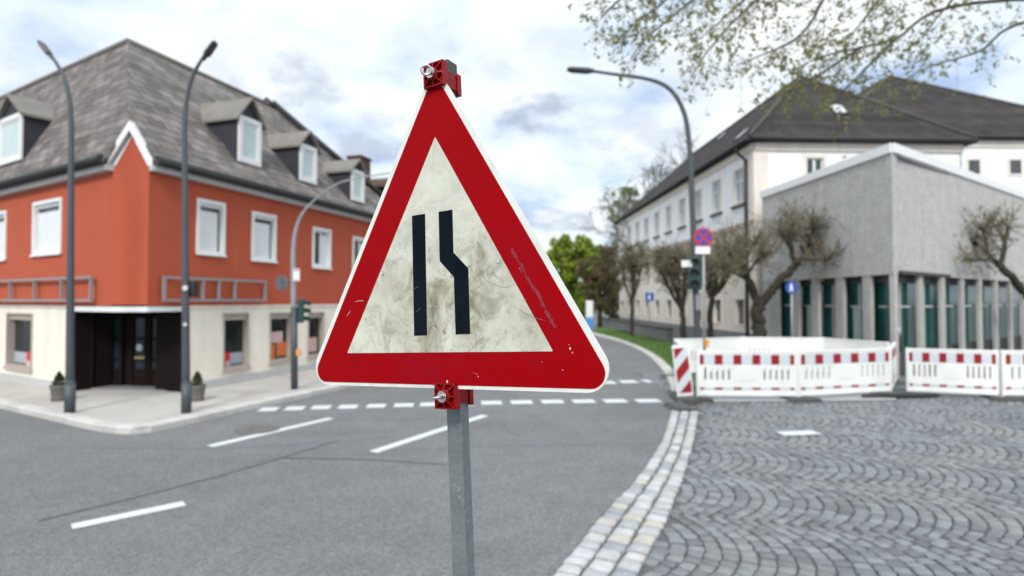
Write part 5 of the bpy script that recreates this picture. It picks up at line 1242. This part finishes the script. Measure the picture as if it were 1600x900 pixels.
def sign_mat(name, col, dirt, amt, rough=.32, fine=1.0, sky_sheen=None):
    m = bpy.data.materials.new(name); m.use_nodes = True; n, l = m.node_tree.nodes, m.node_tree.links; b = n['Principled BSDF']; b.inputs['Roughness'].default_value = rough; b.inputs['Specular IOR Level'].default_value = .05
    tc = N(n, 'ShaderNodeTexCoord'); cur = None
    def noise(scale, det, lo, hi, dist=0.0, stretch=None):
        z = N(n, 'ShaderNodeTexNoise'); z.inputs['Scale'].default_value = scale; z.inputs['Detail'].default_value = det; z.inputs['Roughness'].default_value = .68; z.inputs['Distortion'].default_value = dist
        if stretch:
            mp = N(n, 'ShaderNodeMapping'); mp.inputs['Scale'].default_value = stretch; mp.inputs['Rotation'].default_value = (0, R(25), 0); l.new(tc.outputs['Object'], mp.inputs[0]); l.new(mp.outputs[0], z.inputs['Vector'])
        else: l.new(tc.outputs['Object'], z.inputs['Vector'])
        r = N(n, 'ShaderNodeMapRange'); l.new(z.outputs['Fac'], r.inputs[0]); r.inputs[1].default_value = lo; r.inputs[2].default_value = hi; r.inputs[4].default_value = amt; return r.outputs[0]
    c = N(n, 'ShaderNodeRGB'); c.outputs[0].default_value = (*col, 1); cur = c.outputs[0]
    def mixin(fac, colr):
        nonlocal cur
        x = N(n, 'ShaderNodeMixRGB'); l.new(fac, x.inputs[0]); l.new(cur, x.inputs[1]); x.inputs[2].default_value = (*colr, 1); cur = x.outputs[0]
    # grime sits in the lower middle of the face, where hands and tyres smear it
    sp0 = N(n, 'ShaderNodeMapping'); sp0.inputs['Location'].default_value = (-.01, 0, .072); sp0.vector_type = 'POINT'; l.new(tc.outputs['Object'], sp0.inputs[0])
    ln = N(n, 'ShaderNodeVectorMath', operation='LENGTH'); l.new(sp0.outputs[0], ln.inputs[0]); mk = N(n, 'ShaderNodeMapRange', interpolation_type='SMOOTHSTEP'); l.new(ln.outputs['Value'], mk.inputs[0])
    mk.inputs[1].default_value = .04; mk.inputs[2].default_value = .24; mk.inputs[3].default_value = 1; mk.inputs[4].default_value = .25
    def masked(f):
        q = N(n, 'ShaderNodeMath', operation='MULTIPLY'); l.new(f, q.inputs[0]); l.new(mk.outputs[0], q.inputs[1]); return q.outputs[0]
    d2 = tuple(k * .6 for k in dirt); d3 = tuple(k * .38 for k in dirt)
    mixin(masked(noise(9, 4, .36, .70, .5)), dirt)
    mixin(masked(noise(17, 9, .48, .68, .9)), d2)
    mixin(masked(noise(48, 7, .55, .72, .5)), d2)
    mixin(masked(noise(14, 10, .54, .74, .2, (1, 1, .22))), d2)
    mixin(masked(noise(95, 4, .60, .90)), d3)
    mixin(masked(noise(170, 2, .68, .82)), tuple(k * .25 for k in dirt))
    if sky_sheen:
        # sky reflection painted as an uneven colour tint, stronger towards the triangle's top
        sp = N(n, 'ShaderNodeSeparateXYZ'); l.new(tc.outputs['Object'], sp.inputs[0]); r = N(n, 'ShaderNodeMapRange', interpolation_type='SMOOTHSTEP'); l.new(sp.outputs[2], r.inputs[0])
        zz = N(n, 'ShaderNodeTexNoise'); zz.inputs['Scale'].default_value = 5; l.new(tc.outputs['Object'], zz.inputs['Vector']); ad = N(n, 'ShaderNodeMath', operation='MULTIPLY_ADD'); l.new(zz.outputs['Fac'], ad.inputs[0]); ad.inputs[1].default_value = .22; l.new(sp.outputs[2], ad.inputs[2]); l.new(ad.outputs[0], r.inputs[0])
        r.inputs[1].default_value = .08; r.inputs[2].default_value = .38; r.inputs[4].default_value = .9; mixin(r.outputs[0], sky_sheen)
    l.new(cur, b.inputs['Base Color'])
    z = N(n, 'ShaderNodeTexNoise'); z.inputs['Scale'].default_value = 12; l.new(tc.outputs['Object'], z.inputs['Vector']); r = N(n, 'ShaderNodeMapRange'); l.new(z.outputs['Fac'], r.inputs[0]); r.inputs[3].default_value = rough * .75; r.inputs[4].default_value = rough * 1.35; l.new(r.outputs[0], b.inputs['Roughness'])
    bp = N(n, 'ShaderNodeBump'); bp.inputs['Strength'].default_value = .08; bp.inputs['Distance'].default_value = .004; z2 = N(n, 'ShaderNodeTexNoise'); z2.inputs['Scale'].default_value = 9; l.new(tc.outputs['Object'], z2.inputs['Vector']); l.new(z2.outputs['Fac'], bp.inputs['Height']); l.new(bp.outputs[0], b.inputs['Normal'])
    return m
M['s_white'] = sign_mat('sign_white_field', (.58, .59, .51), (.30, .27, .185), 1.0)
M['s_rim'] = sign_mat('sign_white_rim', (.68, .69, .65), (.40, .39, .35), .6)
M['s_red'] = sign_mat('sign_red_border', (.28, .0005, .002), (.24, .006, .026), .4, .42)
M['s_black'] = sign_mat('sign_black_symbol', (.002, .005, .010), (.015, .02, .026), .35, .45)
M['alu'] = mat('sign_back_aluminium', (.42, .43, .44), .45, .1, 8, metal=.6)
M['clamp'] = mat('red_clamp_plastic', (.23, .0012, .003), .4, .12, 25, .12, 60, spec=.22)
M['steel'] = mat('zinc_steel', (.62, .62, .60), .25, .12, 30, metal=1.0)
M['cap_grey'] = mat('dark_rubber_cap', (.06, .062, .055), .7, .2, 20)
def post_mat():
    m = mat('galvanised_post', (.165, .19, .195), .55, .2, 9, .15, 70, metal=.2, spec=.3, stain=(.31, .34, .34), stain_scale=34, stain_pos=(.60, .66)); return m
M['post'] = post_mat()
bm = bmesh.new(); o = rtri(.67, .036); prism(bm, o, -.0008, .0024); obj('plate', bm, [M['s_rim']], sg, SM)
plate = [x for x in bpy.data.objects if x.name.startswith('plate') and x.parent == sg][0]
bm = bmesh.new(); prism(bm, rtri(.6405, .0235, -.0026), -.0014, -.0009); obj('red_border', bm, M['s_red'], plate, SM)
bm = bmesh.new(); prism(bm, rtri(.4395, .0012, -.0050, 3), -.0020, -.0015); fld = obj('white_field', bm, M['s_white'], plate, SM)
bm = bmesh.new(); prism(bm, [(-.0548, .1133), (-.0250, .1133), (-.0244, -.1020), (-.0534, -.1022)], -.0026, -.0021); obj('straight_bar', bm, M['s_black'], plate, SM)
bm = bmesh.new(); pts = [(.0055, .1128), (.0352, .1127), (.0357, .0382), (.0658, .0085), (.0671, -.1017), (.0373, -.1017), (.0357, -.0038), (.0062, .0260)]
prism(bm, pts, -.0026, -.0021); bmesh.ops.triangulate(bm, faces=[f for f in bm.faces if len(f.verts) > 4]); obj('narrowing_bar', bm, M['s_black'], plate, SM)
for x, z in ((.1264, .0155), (-.1273, .0150)):
    bm = bmesh.new(); tube(bm, [(x, -.0021, z), (x, -.0030, z)], .0042, 14, smooth=False); rv = obj('rivet_hole', bm, M['alu'], plate, SM)
    bm = bmesh.new(); tube(bm, [(x - .001, -.0031, z), (x - .001, -.0034, z)], .0024, 12, smooth=False); obj('hole', bm, M['lens'], rv, SM)
# scratches: fine scored lines in the sheeting
rg = random.Random(13); bm = bmesh.new()
def scratch(pts, w, y=-.0029):
    pp = smooth_path([Vector((x, y, z)) for x, z in pts], 6); L_ = []
    for i, p in enumerate(pp):
        d = (pp[min(i + 1, len(pp) - 1)] - pp[max(i - 1, 0)]).normalized(); nn = Vector((-d.z, 0, d.x)) * w * (1 - abs(2 * i / (len(pp) - 1) - 1) ** 3) / 2; L_.append((bm.verts.new(p + nn), bm.verts.new(p - nn)))
    for a, b in zip(L_, L_[1:]): bm.faces.new((a[0], b[0], b[1], a[1]))
scratch([(.082, .02), (.10, -.012), (.135, -.028), (.16, -.022)], .0005); scratch([(-.10, -.05), (-.08, -.075), (-.06, -.09)], .0004); scratch([(.145, -.055), (.18, -.075), (.21, -.085)], .0004)
for k in range(8):
    x, z = rg.uniform(-.12, .12), rg.uniform(-.13, .03); a = rg.uniform(-.9, .9); l_ = rg.uniform(.006, .02)
    if abs(x) > .2 - (z + .13) * .55: continue
    scratch([(x, z), (x + l_ * .5 * math.cos(a) + .001, z + l_ * .5 * math.sin(a)), (x + l_ * math.cos(a), z + l_ * math.sin(a))], .0004)
obj('scratch', bm, mat('scratch_grey', (.22, .205, .16), .6, .2, 30), plate, SM)
bm = bmesh.new()
scratch([(-.2, -.035), (-.188, -.033), (-.175, -.034)], .0006, -.0016); scratch([(-.222, -.062), (-.215, -.055), (-.21, -.05)], .0005, -.0016); scratch([(-.2, -.098), (-.194, -.092), (-.19, -.085)], .0007, -.0016)

for x, z, s in ((.078, -.168, .0007), (.081, -.172, .0011), (.0725, -.166, .0006), (.2485, -.128, .0018), (.252, -.134, .0012), (.247, -.122, .0008), (.017, -.1815, .003), (.165, .0, .0008), (.175, -.05, .0007), (.2, -.148, .0006), (.235, -.16, .0008)):
    n_ = 6; f = [bm.verts.new((x + s * rg.uniform(.5, 1) * math.cos(k * 6.28 / n_), -.0017, z + s * rg.uniform(.6, 1.2) * math.sin(k * 6.28 / n_))) for k in range(n_)]; bm.faces.new(f)
obj('paint_chip', bm, M['s_rim'], plate, SM)
bm = bmesh.new()      # long scuff on the right limb of the border
for k in range(60):
    u_ = rg.random(); x = .150 + .075 * u_ + rg.gauss(0, .0016); z = .035 - .13 * u_ + rg.gauss(0, .0016); L_ = rg.uniform(.003, .011) * (1 if .2 < u_ < .9 else .6); w_ = rg.uniform(.0004, .0016); n_ = 9; ca, sa = .5, -.866
    bm.faces.new([bm.verts.new((x + L_ * math.cos(q * 6.283 / n_) * ca - w_ * math.sin(q * 6.283 / n_) * sa * rg.uniform(.5, 1.3), -.0016 - k * .0000015, z + L_ * math.cos(q * 6.283 / n_) * sa + w_ * math.sin(q * 6.283 / n_) * ca * rg.uniform(.5, 1.3))) for q in range(n_)])
obj('scuff_mark', bm, mat('scuff', (.19, .02, .035), .7, .35, 60), plate, SM)
# post
px0, px1, py0, py1 = -.0137, .0175, .034, .059
def shear(bm):
    for v in bm.verts: k = (v.co.z + .2) / .56; v.co.y -= .012 * k; v.co.x -= .004 * k
bm = bmesh.new(); bx(bm, px0, px1, py0, py1, foot_l + .02, .386, bev=.0022); shear(bm); obj('post', bm, M['post'], sg, SM)
bm = bmesh.new(); bx(bm, px0 - .002, px1 + .002, py0 - .002, py1 + .002, .372, .397, bev=.002); shear(bm); obj('post_cap', bm, M['cap_grey'], sg, SM)
def clamp(cx_, z0, z1, label=None):
    """plastic clamp: ribbed front block over the sign edge, arms round the post and a rear jaw"""
    h = z1 - z0; bm = bmesh.new(); w = .0215; yf, yb = -.016, .006
    # front block: frame with sunken triangular pockets round a boss
    bx(bm, cx_ - w, cx_ + w, -.004, yb, z0, z1, bev=.0015)
    zc = (z0 + z1) / 2; e = .0024
    bx(bm, cx_ - w, cx_ - w + e, yf + .006, -.004, z0, z1); bx(bm, cx_ + w - e, cx_ + w, yf + .006, -.004, z0, z1); bx(bm, cx_ - w + e, cx_ + w - e, yf + .006, -.004, z0, z0 + e); bx(bm, cx_ - w + e, cx_ + w - e, yf + .006, -.004, z1 - e, z1)
    tube(bm, [(cx_, -.003, zc), (cx_, yf, zc)], [.0135, .0105], 16)
    for k in range(8):
        a = math.pi * k / 4; d = Vector((math.cos(a), 0, math.sin(a))); n = Vector((-d.z, 0, d.x)) * .0011; L_ = w * 1.0 / max(abs(d.x), abs(d.z)) - .001
        p = [d * .009 + Vector((0, yf + .001, 0)), d * L_ + Vector((0, yf + .006, 0)), d * L_ + Vector((0, -.003, 0)), d * .009 + Vector((0, -.003, 0))]
        A = [bm.verts.new(q + n + Vector((cx_, 0, zc))) for q in p]; B = [bm.verts.new(q - n + Vector((cx_, 0, zc))) for q in p]
        bm.faces.new(A); bm.faces.new(B[::-1])
        for i in range(4): bm.faces.new((A[i], B[i], B[(i + 1) % 4], A[(i + 1) % 4]))
    c = obj('clamp', bm, M['clamp'], sg, SM)
    bm = bmesh.new(); zl, zh = z0 + h * .12, z1 - h * .18
    for x0, x1 in ((px1 + .0006, px1 + .0042), (px0 - .0042, px0 - .0006)): bx(bm, x0, x1, .0065, py1 + .006, zl, zh, bev=.001)
    bx(bm, px0 - .0042, px1 + .0048, py1 + .0006, py1 + .0065, zl - .006, zh + .004, bev=.0015); bx(bm, px0 - .0005, px1 + .0005, .0066, py0 - .0006, zl, zh, bev=.001)
    bx(bm, px1 + .0045, px1 + .0068, py1 - .005, py1 + .0068, zl - .006, zh + .003, bev=.001)
    shear(bm); obj('jaw', bm, M['clamp'], c, SM)
    bm = bmesh.new(); tube(bm, [(cx_, yf - .0008, zc), (cx_, yf - .0028, zc)], .0098, 20, smooth=False); tube(bm, [(cx_, yf - .0028, zc), (cx_, yf - .008, zc)], .0042, 12)
    return c, zc, yf, bm
c, zc, yf, bm = clamp(.0042, .3375, .3815)
R0, r1 = .0082, .0023
def torus(bm, cen, u, v, R0, r):
    n, k = 24, 10; n3 = u.cross(v).normalized(); rings = []
    for i in range(n):
        a = 2 * math.pi * i / n; d = u * math.cos(a) + v * math.sin(a); rings.append([bm.verts.new(cen + d * (R0 + r * math.cos(b)) + n3 * r * math.sin(b)) for b in (2 * math.pi * j / k for j in range(k))])
    for i in range(n):
        for j in range(k):
            f = bm.faces.new((rings[i][j], rings[(i + 1) % n][j], rings[(i + 1) % n][(j + 1) % k], rings[i][(j + 1) % k])); f.smooth = True
# upper eye turned to show its ring, lower eye seen nearly edge-on
torus(bm, Vector((.0042, yf - .0135, zc)), Vector((.80, .55, .25)).normalized(), Vector((-.1, -.35, .95)).normalized(), R0, r1); obj('eye_bolt', bm, M['steel'], c, SM)
c, zc, yf, bm = clamp(.0175, -.2268, -.1835)
torus(bm, Vector((.0175, yf - .0135, zc)), Vector((.15, 1, .05)).normalized(), Vector((1, -.15, .12)).normalized(), R0, r1); obj('eye_bolt', bm, M['steel'], c, SM)
# base plate that carries the post, below the picture
bm = bmesh.new(); fm = T((foot.x, foot.y, 0), yaw); bx(bm, -.36, .36, -.2, .2, .0, .1, bev=.03); obj('base_plate', bm, M['rubber'], sg, fm)
